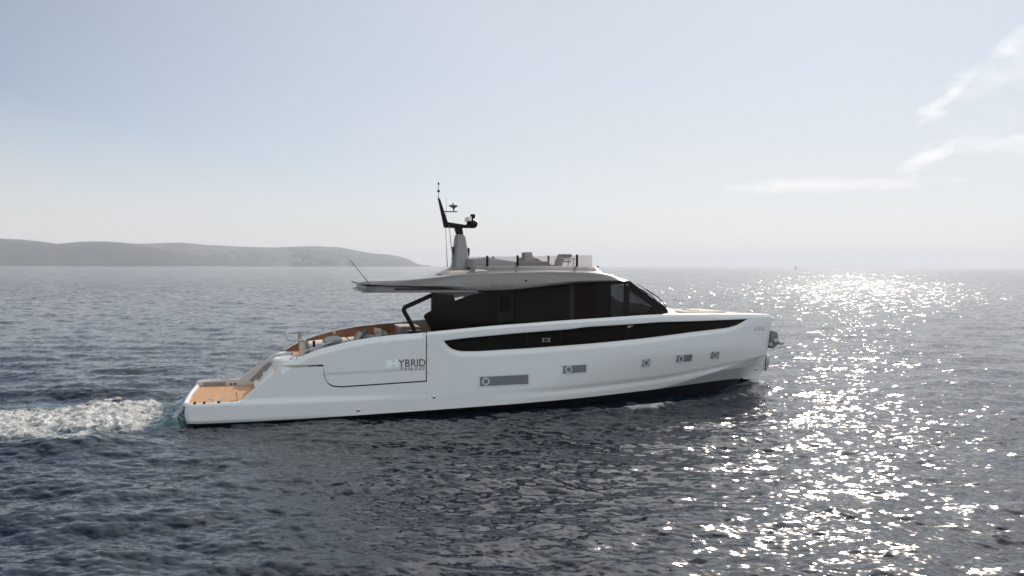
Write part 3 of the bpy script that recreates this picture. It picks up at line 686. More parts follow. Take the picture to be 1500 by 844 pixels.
# flybridge screen
bm = bmesh.new()
scr = [(9.15, -1.45), (9.3, -1.60)] + [(x, -(float(wd_(x))-0.72)) for x in np.linspace(9.6, 13.75, 12)]
scr = scr + [(x, -y) for x, y in scr[::-1]]
a = [bm.verts.new((x, y, 4.94)) for x, y in scr]; b = [bm.verts.new((x, y, 5.27+0.02*(x-9.2))) for x, y in scr]
for i in range(len(scr)-1): bm.faces.new((a[i], a[i+1], b[i+1], b[i]))
frombm('flybridge_screen', bm, 'clear', yacht, ang=40)
for s in (-1, 1):
    for x in (9.75, 10.85, 13.1):
        box('screen_post', x, x+0.07, s*(float(wd_(x))-0.70)-0.03, s*(float(wd_(x))-0.70)+0.03, 4.93, 5.30+0.02*(x-9.2), 'blackp', yacht, 0.008)
tube('fog_horn', [(13.98, -1.2, 4.93), (14.06, -1.2, 4.93), (14.12, -1.2, 4.91)], [0.03, 0.04, 0.06], 'blackp', yacht, 10)
# flybridge furniture
prism('flybridge_sofa', [(9.35, 4.88), (9.38, 5.20), (9.9, 5.27), (10.3, 5.20), (10.9, 5.12), (10.9, 4.88)], -1.35, 1.35, 'fab', yacht, 0.07, 3)
prism('flybridge_sunpad', [(10.7, 4.88), (10.8, 5.10), (12.2, 5.13), (12.3, 4.88)], -1.3, 1.3, 'fabd', yacht, 0.05, 3)
prism('helm_pod', [(12.0, 4.85), (12.0, 5.12), (12.2, 5.26), (12.32, 5.2), (12.5, 5.05), (12.9, 5.0), (12.9, 4.85)], 0.2, 1.0, 'fabd', yacht, 0.03)

# mast
def loft(name, rings, mt, parent, ang=50):
    bm = bmesh.new(); L = [[bm.verts.new(v) for v in rg] for rg in rings]; n = len(rings[0])
    for i in range(len(L)-1):
        for k in range(n): bm.faces.new((L[i][k], L[i][(k+1) % n], L[i+1][(k+1) % n], L[i+1][k]))
    bm.faces.new(L[0][::-1]); bm.faces.new(L[-1]); return frombm(name, bm, mt, parent, ang=ang)
def rrect(x0, x1, hw, z, n=16, pw=3.5):
    out = []
    for k in range(n*2):
        a = 2*math.pi*k/(n*2); ca, sa = math.cos(a), math.sin(a)
        out.append(((x0+x1)/2 + (x1-x0)/2*math.copysign(abs(ca)**(2/pw), ca), hw*math.copysign(abs(sa)**(2/pw), sa), z))
    return out
mast = loft('mast_pylon', [rrect(8.30, 9.75, 0.75, 4.66), rrect(8.62, 9.62, 0.50, 4.80), rrect(8.84, 9.56, 0.36, 4.90), rrect(8.90, 9.52, 0.32, 5.1), rrect(8.98, 9.38, 0.24, 5.95), rrect(9.02, 9.34, 0.22, 6.08), rrect(9.06, 9.30, 0.16, 6.11)], 'mast', yacht)
box('mast_vent', 8.90, 8.95, -0.10, 0.10, 5.15, 5.65, 'blackp', mast, 0.01)
revolve('mast_horn', [(0.01, 0), (0.035, 0.03), (0.04, 0.3), (0.01, 0.33)], 'blackp', mast, 12, (9.50, -0.05, 5.3))
prism('mast_neck', [(9.06, 6.08), (8.96, 6.40), (9.24, 6.40), (9.30, 6.08)], -0.10, 0.10, 'blackp', mast, 0.015)
prism('mast_arm', [(8.58, 6.40), (8.70, 6.54), (9.3, 6.46), (9.75, 6.42), (9.75, 6.34), (9.0, 6.33), (8.62, 6.34)], -0.14, 0.14, 'blackp', mast, 0.02)
prism('mast_spar', [(8.36, 7.42), (8.44, 7.38), (8.74, 6.50), (8.58, 6.38)], -0.05, 0.05, 'blackp', mast, 0.01)
tube('top_light', [(8.39, 0, 7.40), (8.39, 0, 7.94)], 0.022, 'steel', mast, 8)
revolve('light_collar', [(0.02, 0), (0.055, 0.01), (0.055, 0.06), (0.02, 0.08)], 'blackp', mast, 12, (8.39, 0, 7.62))
revolve('light_cap', [(0.02, 0), (0.03, 0.01), (0.03, 0.08), (0.01, 0.1)], 'blackp', mast, 12, (8.39, 0, 7.88))
box('antenna_shelf', 8.62, 9.08, -0.06, 0.06, 6.91, 6.94, 'blackp', mast, 0.008)
revolve('satellite_dish', [(0.02, -0.2), (0.03, -0.1), (0.08, -0.05), (0.19, 0), (0.17, 0.03), (0.06, 0.055), (0.03, 0.10), (0.01, 0.11)], 'mast', mast, 20, (8.95, 0, 7.13))
rd = revolve('radar_base', [(0.05, 0), (0.17, 0.02), (0.20, 0.12), (0.16, 0.22), (0.08, 0.3), (0.06, 0.42)], 'blackp', mast, 20, (9.62, 0, 6.36))
revolve('searchlight', [(0.02, -0.06), (0.13, -0.04), (0.15, 0.12), (0.10, 0.2), (0.02, 0.22)], 'blackp', mast, 18, (9.62, 0, 6.50), 'X')
box('radar_bar', 9.42, 9.56, -0.30, 0.30, 6.58, 6.74, 'white', mast, 0.03)
box('camera_head', 9.58, 9.74, -0.08, 0.08, 6.70, 6.85, 'blackp', mast, 0.03)
tube('whip_antenna', [(8.78, 0.3, 4.9), (8.72, 0.3, 6.2), (8.74, 0.3, 7.47)], [0.018, 0.012, 0.005], 'steel', mast, 6)
tube('whip_antenna', [(8.93, -0.3, 4.75), (8.80, -0.28, 5.7), (8.74, -0.2, 6.4)], [0.02, 0.014, 0.01], 'fabd', mast, 6)
tube('aft_antenna', [(5.61, -2.2, 4.43), (5.03, -2.2, 5.15)], [0.015, 0.008], 'blackp', yacht, 6)
# anchor in the stem
anc = prism('bow_anchor', [(22.12, 2.30), (22.20, 2.36), (22.42, 2.30), (22.47, 2.18), (22.53, 1.86), (22.40, 1.72), (22.25, 1.62), (22.14, 1.66)], -0.14, 0.14, 'fabd', yacht, 0.03)
prism('anchor_fluke', [(22.50, 1.90), (22.68, 1.86), (22.74, 1.80), (22.6, 1.76), (22.48, 1.78)], -0.20, 0.20, 'beige', anc, 0.01)
box('anchor_plate', 22.26, 22.50, -0.18, -0.14, 1.85, 2.02, 'steel', anc, 0.008)
tube('anchor_roller', [(22.12, -0.16, 1.8), (22.12, 0.16, 1.8)], 0.08, 'steel', anc, 14)
prism('stem_plate', [(22.16, 1.35), (22.10, 1.0), (21.98, 0.72), (21.92, 0.80), (22.0, 1.35)], -0.09, 0.09, 'steel', yacht, 0.01)

# ------------------------------------------------------------ loose things on board
def pillow(name, w_, h_, t_, loc, rot, mt, label, group='grey pillows on the sun pad'):
    bm = bmesh.new(); n = 20; top = []; bot = []
    for sgn, L_ in ((1, top), (-1, bot)):
        for i in range(n+1):
            rowv = []
            for j in range(n+1):
                u = -1+2*i/n; v = -1+2*j/n
                th = max(0, (1-u**4)*(1-v**4))**0.5
                pu = u*(1-0.10*(1-abs(v))**0.8*abs(u)); pv = v*(1-0.10*(1-abs(u))**0.8*abs(v))
                rowv.append(bm.verts.new((pu*w_/2, pv*h_/2, sgn*th*t_/2*(1+0.05*math.sin(5*u+3*v)))))
            L_.append(rowv)
        for i in range(n):
            for j in range(n): bm.faces.new((L_[i][j], L_[i+1][j], L_[i+1][j+1], L_[i][j+1]))
    bmesh.ops.remove_doubles(bm, verts=bm.verts, dist=0.001)
    o = frombm(name, bm, mt); o.location = loc; o.rotation_euler = [R(a) for a in rot]
    return tagp(o, label, 'pillow', group)
pillow('pillow', 0.62, 0.62, 0.26, (4.55, -1.0, 2.42), (0, -8, 5), 'fab', 'large grey pillow lying flat by itself at the aft end of the sun pad')
pillow('pillow', 0.46, 0.5, 0.17, (5.40, -1.0, 2.49), (0, -62, 8), 'fab', 'grey pillow leaning at the left end of the pillow pile')
pillow('pillow', 0.46, 0.5, 0.16, (5.62, -0.6, 2.55), (0, -60, -10), 'fabd', 'dark grey pillow propped up directly behind the leftmost pile pillow')
pillow('pillow', 0.42, 0.5, 0.15, (6.20, -0.3, 2.56), (0, 75, 20), 'cream', 'pale upright pillow standing behind the bolster')
pillow('pillow', 0.46, 0.5, 0.18, (6.42, -0.7, 2.50), (0, 55, 0), 'fab', 'grey pillow leaning to the right just beyond the bolster end')
pillow('pillow', 0.42, 0.5, 0.15, (6.64, -1.0, 2.45), (0, 50, 5), 'fabd', 'charcoal pillow lying lowest at the right end of the pillow pile')
def bolster(loc, rz, L_, rad, label):
    bm = bmesh.new()
    addtube(bm, [(-L_/2, 0, 0), (-L_/2+0.02, 0, 0), (0, 0, 0), (L_/2-0.02, 0, 0), (L_/2, 0, 0)], [rad*.88, rad, rad, rad, rad*.88], 20)
    o = frombm('bolster', bm, 'fab'); o.location = loc; o.rotation_euler = (0, 0, rz)
    tagp(o, label, 'bolster')
bolster((5.90, -1.05, 2.45), R(-62), 0.75, 0.13, 'round grey bolster cushion lying in the middle of the pillow pile')

# folding deck chair and twin seat on the flybridge
ch = empty('deck_chair', (12.95, -0.6, 4.90)); tagp(ch, 'grey folding deck chair behind the flybridge screen, near its front end', 'chair')
prism('backrest', [(-0.28, 0.05), (-0.12, 0.46), (0.0, 0.48), (-0.10, 0.05)], -0.26, 0.26, 'fab', ch, 0.02)
prism('headrest', [(-0.13, 0.36), (-0.10, 0.50), (0.24, 0.50), (0.30, 0.44), (0.20, 0.36)], -0.26, 0.26, 'fabd', ch, 0.025)
box('seat', -0.18, 0.26, -0.25, 0.25, 0.20, 0.26, 'fab', ch, 0.02)
for y in (-0.28, 0.28):
    tube('leg', [(0.30, y, 0.0), (0.34, y, 0.32)], 0.018, 'beige', ch, 6); tube('leg', [(-0.24, y, 0.0), (-0.18, y, 0.3)], 0.018, 'beige', ch, 6)
    tube('armrest', [(-0.15, y, 0.31), (0.38, y, 0.33)], 0.022, 'beige', ch, 6)
hs2 = empty('helm_chair', (12.05, 1.0, 4.88)); tagp(hs2, 'taupe flybridge helm seat with two upright headrests above the screen', 'seat')
prism('seat_back', [(-0.22, 0.0), (-0.22, 0.40), (0.12, 0.42), (0.36, 0.28), (0.36, 0.0)], -0.5, 0.5, 'taupe', hs2, 0.02)
prism('headrest', [(-0.22, 0.40), (-0.22, 0.60), (-0.04, 0.60), (0.0, 0.40)], -0.5, 0.0, 'taupe', hs2, 0.02)
prism('headrest', [(0.06, 0.38), (0.04, 0.62), (0.20, 0.62), (0.27, 0.38)], 0.0, 0.5, 'taupe', hs2, 0.02)
# rope with boat-hook holder on the platform
rp = empty('mooring_rope', (1.50, -2.10, 0.59)); tagp(rp, 'dark coiled mooring rope lying on the teak swim platform by the ramp', 'rope')
bm = bmesh.new(); pts = []
for k in range(90):
    a = k*0.42; rr = 0.06+0.09*(k/90)+0.012*math.sin(k*1.7); pts.append((rr*math.cos(a)*1.2, rr*math.sin(a), 0.015+0.03*(k % 30)/30))
addtube(bm, pts, 0.013, 6); frombm('coil', bm, 'blackp', rp)
bm = bmesh.new(); addtube(bm, [(0.02, 0, 0.03), (0.03, 0, 0.18), (0.0, 0, 0.33)], 0.009, 6); frombm('rope_end', bm, 'blackp', rp)

# ------------------------------------------------------------ sea
rng = np.random.default_rng(7)
def tile(N, L, hs_m, lp, lmin, wdir, spread, seed):
    g = np.random.default_rng(seed); k1 = 2*np.pi*np.fft.fftfreq(N, L/N); kx, ky = np.meshgrid(k1, k1, indexing='ij')
    k = np.hypot(kx, ky); k[0, 0] = 1e-6; kp = 2*np.pi/lp; km = 2*np.pi/lmin
    S = np.exp(-1.0*(kp/k)**2)/k**4*np.exp(-(k/km)**2)
    cosv = (kx*math.cos(wdir)+ky*math.sin(wdir))/k; S *= (np.abs(cosv)**spread + 0.05)
    S[0, 0] = 0
    h = np.sqrt(S)*(g.normal(size=(N, N))+1j*g.normal(size=(N, N)))
    hh = np.fft.ifft2(h); s = hh.real.std(); sc_ = hs_m/4/s
    H_ = hh.real*sc_; Dx = np.fft.ifft2(1j*kx/k*h).real*sc_; Dy = np.fft.ifft2(1j*ky/k*h).real*sc_
    return np.stack([H_, Dx, Dy], -1)
def samp(T, L, x, y):
    N = T.shape[0]; fx = (x/L % 1.0)*N; fy = (y/L % 1.0)*N; ix = fx.astype(int); iy = fy.astype(int); tx = (fx-ix)[..., None]; ty = (fy-iy)[..., None]
    ix %= N; iy %= N; i2 = (ix+1) % N; j2 = (iy+1) % N
    return (T[ix, iy]*(1-tx)*(1-ty)+T[i2, iy]*tx*(1-ty)+T[ix, j2]*(1-tx)*ty+T[i2, j2]*tx*ty)
WD = math.pi/2 - R(15.9) - R(12)                     # waves run roughly along the line of sight
T1 = tile(512, 71.0, 0.15, 5.0, 1.0, WD, 4, 1)
T2 = tile(512, 31.7, 0.066, 2.2, 0.35, WD+R(14), 4, 2)
T3 = tile(512, 13.3, 0.032, 0.7, 0.08, WD-R(10), 5, 3)
TF = tile(512, 11.1, 0.24, 0.7, 0.06, 0.3, 0.2, 5)    # churned wake

fa = np.radians(np.concatenate([np.linspace(-180, -48, 50)[:-1], np.linspace(-48, -34, 90)[:-1], np.linspace(-34, 34, 1150)[:-1], np.linspace(34, 48, 90)[:-1], np.linspace(48, 180, 50)]))
rr = [2.0]
while rr[-1] < 11.0: rr.append(rr[-1]*1.06)
while rr[-1] < 16000:
    q = rr[-1]; step = max(0.035, min(q*q/4054*0.62, q*0.03)) if q < 400 else q*0.03
    if q < 34: step = min(step, 0.06)
    rr.append(q+step)
rr[-1] = 16000; rr = np.array(rr)
print('sea grid', len(fa), len(rr))
A_, Q_ = np.meshgrid(fa+AZ, rr, indexing='ij')
X = CAM.x + Q_*np.sin(A_); Y = CAM.y + Q_*np.cos(A_)
front = (np.abs(fa) < R(48))[:, None]
def bandw(q, a, b): return np.clip((b-q)/(b-a), 0, 1)
w1 = bandw(Q_, 120, 420)*np.where(front, 1, 0.4); w2 = bandw(Q_, 50, 160)*front; w3 = bandw(Q_, 26, 60)*front
# sheltered, slick water beside the hull
d_h = np.clip((-2.8 - Y)/4.0, 0, 1)*1.0
lee = sstep((X+1)/2)*sstep((22-X)/3)*np.exp(-((Y+3.6)/1.9)**2)
inside = (X > 0.0) & (X < 21.6) & (np.abs(Y) < np.interp(X, [0, 1, 8, 13, 16, 18, 20, 21, 21.6], [2.3, 2.4, 2.65, 2.55, 1.95, 1.25, 0.5, 0.15, 0]))
s1, s2, s3 = samp(T1, 71.0, X, Y), samp(T2, 31.7, X, Y), samp(T3, 13.3, X, Y)
amp1 = w1*(1-0.45*lee); amp2 = w2*(1-0.35*lee); amp3 = w3*(1-0.05*lee)
Z = s1[..., 0]*amp1 + s2[..., 0]*amp2 + s3[..., 0]*amp3
DX = -(s1[..., 1]*amp1+s2[..., 1]*amp2+s3[..., 1]*amp3)*0.9
DY = -(s1[..., 2]*amp1+s2[..., 2]*amp2+s3[..., 2]*amp3)*0.9
# wake: foam mask and its swell
def snoise(x, y, sc_, seed):
    g = tile(256, 1.0, 4.0, 0.25, 0.02, 0, 0, seed)[..., 0]; return samp(g[..., None], 1.0, x/sc_, y/sc_)[..., 0]
NA = snoise(X, Y, 14.0, 11); NB = snoise(X+3, Y*1.4, 5.0, 12)
back = -X
yc = -0.65 - 0.02*back; hwid = 2.85 + 0.14*np.clip(back, 0, 40)
edge = (hwid - np.abs(Y-yc + 0.5*NA) + 0.35*NB)
fm = sstep(edge/1.7)*sstep((back-0.55+0.3*NB)/0.9)*(back > -1)*np.clip(1.15-back/30, 0, 1)
# far and near ridges of the wake
ridge = 0.26*np.exp(-((Y-(2.9+0.35*back))/0.75)**2)*sstep((back+0.5)/2.5) + 0.11*np.exp(-((Y+(3.9+0.30*back))/0.8)**2)*sstep((back+0.2)/2.5)
ridge2 = 0.16*np.exp(-((Y-(4.6+0.42*(back+8)))/0.9)**2)*sstep((back+10)/6)*np.clip(1-(back-15)/20, 0, 1)
calm = 1-0.6*fm
Z = Z*calm + (samp(TF, 11.1, X, Y)[..., 0]*0.62 + 0.08)*fm*(Q_ < 90) + ridge + ridge2
# hollow right behind the transom then a rooster mound
Z += 0.26*np.exp(-((X+0.35)/0.33)**2)*sstep((2.5-np.abs(Y+0.2))/0.5) + 0.16*np.exp(-((X+2.4)/1.3)**2)*np.exp(-(Y/2.2)**2)
Z += 0.30*sstep((X-19.6)/1.6)*np.exp(-(np.clip(np.abs(Y)-np.interp(X, [19, 20, 21, 21.8, 22.3], [1.2, 0.75, 0.3, 0.05, 0]), 0, 9)/0.42)**2)*np.exp(-(np.clip(X-21.7, 0, 9)/0.35)**2)
Z += 0.15*sstep((X-9)/6)*sstep((21.5-X)/1.0)*np.exp(-(np.clip(np.abs(Y)-np.interp(X, [8, 13, 16, 18, 20, 21.3], [2.6, 2.5, 1.95, 1.3, 0.5, 0]), 0, 9)/0.8)**2)
# bow wave peeling off the hull, and its small breaking crests
fm2 = np.zeros_like(fm)
bx = np.clip((X-12)/9, 0, 1)
bw = sstep((X-9)/3)*sstep((21.9-X)/0.8)
ybw = -(np.interp(X, [9, 12, 14, 16, 18, 20, 21.3, 21.8], [4.9, 4.1, 3.6, 3.0, 2.35, 1.35, 0.45, 0.1]) + 0.10)
Z += bw*0.13*np.exp(-((Y-ybw)/0.32)**2) + bw*0.13*np.exp(-((Y+ybw)/0.32)**2)
fm2 += np.clip(0.75+0.6*NB, 0, 1)*bw*np.exp(-((Y-ybw-0.02)/0.30)**2)*np.exp(-((X-15)/1.3)**2)*1.6
fm2 += np.exp(-((np.abs(Y)-0.18-(21.9-X)*0.34)/0.20)**2)*sstep((X-20.6)/0.5)*sstep((22.0-X)/0.2)*(0.9+0.4*NB)*1.3
fm2 += 0.75*np.exp(-((Y-(-5.35-0.28*(11-X)))/0.22)**2)*sstep((X-6.5)/3)*sstep((12-X)/1.0)*sstep((NB-0.2)/0.8)
fm2 = np.clip(fm2, 0, 1)
Z += 0.05*fm2
foam = np.clip(np.maximum(fm, fm2), 0, 1)
aer = np.clip(sstep((hwid*1.05-np.abs(Y-yc)+0.4*NA)/1.2)*sstep((back+0.2)/0.5)*(back > -1)*np.clip(1.2-back/40, 0, 1), 0, 1)
Z = np.where(inside, np.minimum(Z, 0.02)-0.02, Z)
Z *= np.where(Q_ > 3000, 0, 1)
XX = X+DX*(1-inside*0.5); YY = Y+DY*(1-inside*0.5)
co = np.stack([XX, YY, Z], -1).reshape(-1, 3)
na, nr = X.shape; idx = np.arange(na*nr).reshape(na, nr)
quads = np.stack([idx[:-1, :-1], idx[:-1, 1:], idx[1:, 1:], idx[1:, :-1]], -1).reshape(-1, 4)[:, ::-1]
def npmesh(name, co, quads, attrs):
    used = np.unique(quads); rm = np.full(len(co), -1, np.int64); rm[used] = np.arange(len(used)); q = rm[quads]
    me = bpy.data.meshes.new(name); me.vertices.add(len(used)); me.vertices.foreach_set('co', co[used].astype(np.float32).ravel())
    me.loops.add(q.size); me.loops.foreach_set('vertex_index', q.astype(np.int32).ravel())
    me.polygons.add(len(q)); me.polygons.foreach_set('loop_start', (np.arange(len(q))*4).astype(np.int32))
    me.polygons.foreach_set('use_smooth', np.ones(len(q), bool))
    for k, v in attrs.items():
        a = me.attributes.new(k, 'FLOAT', 'POINT'); a.data.foreach_set('value', v.ravel()[used].astype(np.float32))
    me.update(calc_edges=True); me.validate(); return me
ripple = 1+0.35*lee*np.ones_like(X)
attrs = {'foam': foam, 'aer': aer, 'far2': 1-w2*np.ones_like(X), 'far1': 1-w1*np.ones_like(X), 'far0': np.clip((Q_-450)/1500, 0, 1)*np.ones_like(X), 'ripple': ripple}
qf = foam.ravel()[quads].max(1) > 0.12
# normal check: make faces point up
def water_mat():
    m = bpy.data.materials.new('sea_water'); m.use_nodes = True; t = m.node_tree; b = t.nodes['Principled BSDF']; L = t.links.new
    def N(ty, **k):
        n = t.nodes.new(ty)
        for a, c in k.items(): setattr(n, a, c)
        return n
    def at(nm): n = N('ShaderNodeAttribute'); n.attribute_name = nm; return n.outputs['Fac']
    def mth(op, a, c=None, clamp=False):
        n = N('ShaderNodeMath', operation=op, use_clamp=clamp)
        for i, v in enumerate((a, c)):
            if v is None: continue
            if isinstance(v, (int, float)): n.inputs[i].default_value = v
            else: L(v, n.inputs[i])
        return n.outputs[0]
    g = N('ShaderNodeNewGeometry')
    # unresolved ripples as slope noise, at three sizes, stretched along the crests
    def slope(size, detail, amp, rot):
        mp = N('ShaderNodeMapping'); mp.inputs['Rotation'].default_value = (0, 0, rot); mp.inputs['Scale'].default_value = (1/size*0.62, 1/size, 1/size)
        L(g.outputs['Position'], mp.inputs[0])
        n = N('ShaderNodeTexNoise'); n.inputs['Scale'].default_value = 1; n.inputs['Detail'].default_value = detail; n.inputs['Roughness'].default_value = 0.6
        L(mp.outputs[0], n.inputs['Vector'])
        v = N('ShaderNodeVectorMath', operation='SUBTRACT'); L(n.outputs['Color'], v.inputs[0]); v.inputs[1].default_value = (0.5, 0.5, 0.5)
        v2 = N('ShaderNodeVectorMath', operation='MULTIPLY'); L(v.outputs[0], v2.inputs[0]); v2.inputs[1].default_value = (1, 1, 0)
        v3 = N('ShaderNodeVectorMath', operation='SCALE'); L(v2.outputs[0], v3.inputs[0])
        if isinstance(amp, (int, float)): v3.inputs['Scale'].default_value = amp
        else: L(amp, v3.inputs['Scale'])
        return v3.outputs[0]
    rp_ = at('ripple')
    s_ = [slope(0.16, 2.0, mth('MULTIPLY', rp_, mth('SUBTRACT', 0.42, mth('MULTIPLY', at('far1'), 0.25))), 0.3), slope(0.55, 2.0, mth('ADD', mth('SUBTRACT', mth('MULTIPLY', at('far2'), 0.60), mth('MULTIPLY', at('far1'), 0.45)), 0.22), 0.25), slope(2.6, 2.0, mth('SUBTRACT', mth('MULTIPLY', at('far1'), 0.33), mth('MULTIPLY', at('far0'), 0.26)), 0.3), slope(8.0, 1.0, mth('SUBTRACT', mth('MULTIPLY', at('far1'), 0.26), mth('MULTIPLY', at('far0'), 0.14)), 0.3)]
    # larger tilted facets farther out, where the mesh no longer carries the chop
    def facets(size, fac, amp):
        mp = N('ShaderNodeMapping'); mp.inputs['Rotation'].default_value = (0, 0, 0.3); mp.inputs['Scale'].default_value = (0.6/size, 1/size, 1/size); L(g.outputs['Position'], mp.inputs[0])
        v = N('ShaderNodeTexVoronoi'); v.inputs['Scale'].default_value = 1.0; L(mp.outputs[0], v.inputs['Vector'])
        a = N('ShaderNodeVectorMath', operation='SUBTRACT'); L(v.outputs['Color'], a.inputs[0]); a.inputs[1].default_value = (0.5, 0.5, 0.5)
        b_ = N('ShaderNodeVectorMath', operation='MULTIPLY'); L(a.outputs[0], b_.inputs[0]); b_.inputs[1].default_value = (1, 1, 0)
        ln = N('ShaderNodeVectorMath', operation='LENGTH'); L(b_.outputs[0], ln.inputs[0])
        k = N('ShaderNodeVectorMath', operation='SCALE'); L(b_.outputs[0], k.inputs[0]); L(mth('MULTIPLY', mth('MULTIPLY', mth('POWER', ln.outputs['Value'], 2.0), amp), fac), k.inputs['Scale'])
        return k.outputs[0]
    f2, f1, f0 = at('far2'), at('far1'), at('far0')
    s_ += [facets(0.42, mth('MULTIPLY', f2, mth('SUBTRACT', 1.0, mth('MULTIPLY', f1, 0.8))), 2.5), facets(2.0, mth('MULTIPLY', f1, mth('SUBTRACT', 1.0, f0)), 0.85), facets(12.0, f0, 0.36)]
    s_.append(facets(0.17, mth('SUBTRACT', 1.0, f2), 0.7))
    acc = s_[0]
    for q in s_[1:]:
        a = N('ShaderNodeVectorMath', operation='ADD'); L(acc, a.inputs[0]); L(q, a.inputs[1]); acc = a.outputs[0]
    a = N('ShaderNodeVectorMath', operation='ADD'); L(acc, a.inputs[0]); L(g.outputs['Normal'], a.inputs[1])
    nn = N('ShaderNodeVectorMath', operation='NORMALIZE'); L(a.outputs[0], nn.inputs[0])
    # foam pattern
    fo = at('foam')
    mp = N('ShaderNodeMapping'); mp.inputs['Scale'].default_value = (1.0, 1.6, 1.0); L(g.outputs['Position'], mp.inputs[0])
    n1 = N('ShaderNodeTexNoise'); n1.inputs['Scale'].default_value = 3.2; n1.inputs['Detail'].default_value = 10; n1.inputs['Roughness'].default_value = 0.68; n1.inputs['Distortion'].default_value = 1.2
    L(mp.outputs[0], n1.inputs['Vector'])
    n3 = N('ShaderNodeTexNoise'); n3.inputs['Scale'].default_value = 13.0; n3.inputs['Detail'].default_value = 6; n3.inputs['Roughness'].default_value = 0.7; L(mp.outputs[0], n3.inputs['Vector'])
    nz = mth('ADD', mth('MULTIPLY', n1.outputs[0], 0.62), mth('MULTIPLY', n3.outputs[0], 0.38))
    th = mth('ADD', mth('MULTIPLY', fo, 0.30), mth('SUBTRACT', nz, 0.62))
    cov = mth('MULTIPLY', th, 4.6, True)
    cov = mth('MULTIPLY', cov, mth('MULTIPLY', fo, 3.0, True), True)
    # base colours
    c1 = N('ShaderNodeMixRGB'); c1.inputs[1].default_value = (0.0015, 0.0062, 0.0155, 1); c1.inputs[2].default_value = (0.085, 0.15, 0.175, 1)
    L(mth('MULTIPLY', at('aer'), 0.75), c1.inputs[0])
    c2 = N('ShaderNodeMixRGB'); L(cov, c2.inputs[0]); L(c1.outputs[0], c2.inputs[1]); c2.inputs[2].default_value = (0.80, 0.80, 0.78, 1)
    L(c2.outputs[0], b.inputs['Base Color'])
    rg = N('ShaderNodeMapRange'); L(cov, rg.inputs[0]); rg.inputs[3].default_value = 0.105; rg.inputs[4].default_value = 0.75; L(rg.outputs[0], b.inputs['Roughness'])
    b.inputs['IOR'].default_value = 1.38
    bp = N('ShaderNodeBump'); bp.inputs['Strength'].default_value = 0.9; bp.inputs['Distance'].default_value = 0.12; L(mth('MULTIPLY', nz, cov), bp.inputs['Height']); L(nn.outputs[0], bp.inputs['Normal'])
    L(bp.outputs[0], b.inputs['Normal'])
    return m
WM = water_mat()
sea = bpy.data.objects.new('sea', npmesh('sea', co, quads[~qf], attrs)); col.objects.link(sea); sea.data.materials.append(WM); tagp(sea, kind='structure')
wk = bpy.data.objects.new('wake_foam', npmesh('wake_foam', co, quads[qf], attrs)); col.objects.link(wk); wk.data.materials.append(WM)
tagp(wk, 'white churned foam of the wake behind the stern and along the bow', 'foam', kind='stuff')

# ------------------------------------------------------------ far hills and a distant sail
def hills():
    px = np.array([-700, -500, -300, -100, 0, 30, 60, 90, 130, 160, 200, 250, 268, 300, 350, 400, 450, 490, 512, 530, 550, 570, 590, 603, 612, 640])
    py = np.array([375, 362, 352, 349, 350, 351, 354, 358.5, 354, 355, 357.5, 356, 355.7, 359, 361.5, 363, 361, 362, 365, 369, 372, 373, 377, 382, 387.5, 390])
    a = np.linspace(np.arctan((-700-750)/1200), np.arctan((640-750)/1200), 420)
    ppx = 750+1200*np.tan(a); hz = 387+6*ppx/1500
    elv = (hz - np.interp(ppx, px, py)); k = np.ones(5)/5; elv = np.convolve(np.pad(elv, 2, mode='edge'), k, 'valid')
    rads = np.linspace(4300, 6400, 60); P = np.zeros((len(a), len(rads), 3))
    g1 = snoise(a[:, None]*9+rads[None]*0.0006, rads[None]*0.0021+a[:, None]*4, 3.0, 21); g2 = snoise(a[:, None]*30, rads[None]*0.006, 3.0, 22)
    for j, q in enumerate(rads):
        t = (q-4300)/2100; sh = math.sin(math.pi*min(1, t/0.62)/2)**0.8 if t < 0.62 else math.cos(math.pi/2*(t-0.62)/0.38)
        crest = np.clip(elv, 0, None)/1200*np.cos(a)*5600
        h = crest*sh*(1-0.34*(1-sh)*2*np.abs(g1[:, j])-0.09*np.abs(g2[:, j])*(1-sh)) + H*sh*(crest > 2) - 2*(1-sh)
        P[:, j, 0] = CAM.x + q*np.sin(a+AZ); P[:, j, 1] = CAM.y + q*np.cos(a+AZ); P[:, j, 2] = np.where(crest > 1, h, -2)
    m = mat('scrub_hillside', (0.045, 0.060, 0.055), 0.95, var=0.35, vscale=0.012)
    o = grid_mesh('hills', P, m, ang=80); tagp(o, kind='structure')
hills()
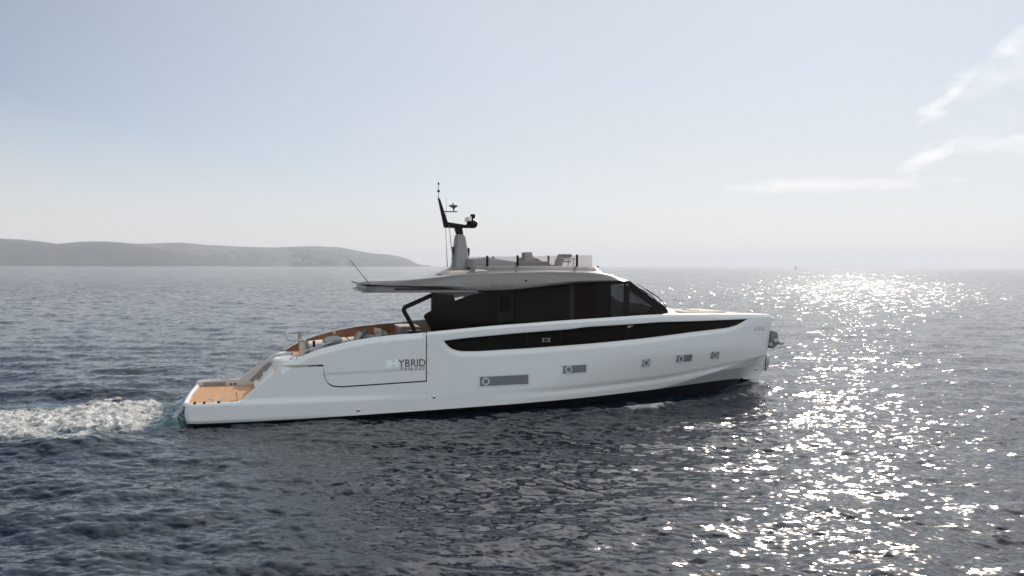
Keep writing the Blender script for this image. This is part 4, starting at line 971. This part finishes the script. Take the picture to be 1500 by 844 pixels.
def hills_near():                                  # lower darker headland in front, far left
    a = np.linspace(np.arctan((-600-750)/1200), np.arctan((420-750)/1200), 260); ppx = 750+1200*np.tan(a); hz = 387+6*ppx/1500
    elv = np.clip(hz-np.interp(ppx, [-600, -200, 0, 45, 85, 115, 150, 180, 205, 250, 310, 370, 405], [368, 352, 349.5, 353.5, 357.5, 354.5, 353.8, 355.5, 359, 367, 377, 384.5, 389]), 0, None)
    rads = np.linspace(3500, 4250, 24); P = np.zeros((len(a), 24, 3))
    for j, q in enumerate(rads):
        sh = math.sin(math.pi*(q-3500)/750); P[:, j, 0] = CAM.x+q*np.sin(a+AZ); P[:, j, 1] = CAM.y+q*np.cos(a+AZ)
        P[:, j, 2] = elv/1200*np.cos(a)*3875*sh + H*sh*(elv > 0) - 2*(1-sh)
    m = mat('scrub_headland', (0.040, 0.055, 0.055), 0.95, var=0.35, vscale=0.012)
    o = grid_mesh('headland', P, m, ang=80); tagp(o, kind='structure')
hills_near()
d = (F0*1200 + R0*(1165.5-750)).normalized(); sp_ = Vector((CAM.x, CAM.y, 0)) + d*2600
sb = empty('sailing_boat', (sp_.x, sp_.y, 0)); tagp(sb, 'tiny distant sailing boat on the horizon at right', 'sailing boat')
bm = bmesh.new()
for s in (-1, 1): pass
rings = []
for x, hw, zk in ((-5, 0.9, 0.1), (-2, 1.6, -0.2), (2, 1.4, -0.2), (4.5, 0.6, 0.2), (6, 0.03, 1.0)):
    rings.append([bm.verts.new(v) for v in ((x, -hw, 1.2), (x, -hw*0.8, 0.3), (x, 0, zk-0.3), (x, hw*0.8, 0.3), (x, hw, 1.2))])
for i in range(4):
    for k in range(4): bm.faces.new((rings[i][k], rings[i+1][k], rings[i+1][k+1], rings[i][k+1]))
    bm.faces.new((rings[i][0], rings[i][4], rings[i+1][4], rings[i+1][0]))
bm.faces.new(rings[0]); frombm('hull', bm, 'taupe', sb)
tube('mast', [(0.5, 0, 1), (0.5, 0, 13)], 0.12, 'taupe', sb, 6)
prism('sail', [(0.4, 2.2), (0.4, 12.5), (-4.2, 2.2)], -0.03, 0.03, 'taupe', sb)

# ------------------------------------------------------------ haze over the sea
box('haze', CAM.x-15500, CAM.x+15500, CAM.y-15500, CAM.y+15500, -4, 215, None)
hz = bpy.data.objects['haze']; hz.data.materials.clear()
hm = bpy.data.materials.new('haze_air'); hm.use_nodes = True; t = hm.node_tree; t.nodes.clear()
o = t.nodes.new('ShaderNodeOutputMaterial'); v = t.nodes.new('ShaderNodeVolumePrincipled')
v.inputs['Color'].default_value = (0.84, 0.92, 1.0, 1); v.inputs['Density'].default_value = 0.000135; v.inputs['Anisotropy'].default_value = 0.15
t.links.new(v.outputs[0], o.inputs['Volume']); hz.data.materials.append(hm); tagp(hz, 'thin pale sea haze over the water', 'haze', kind='stuff')
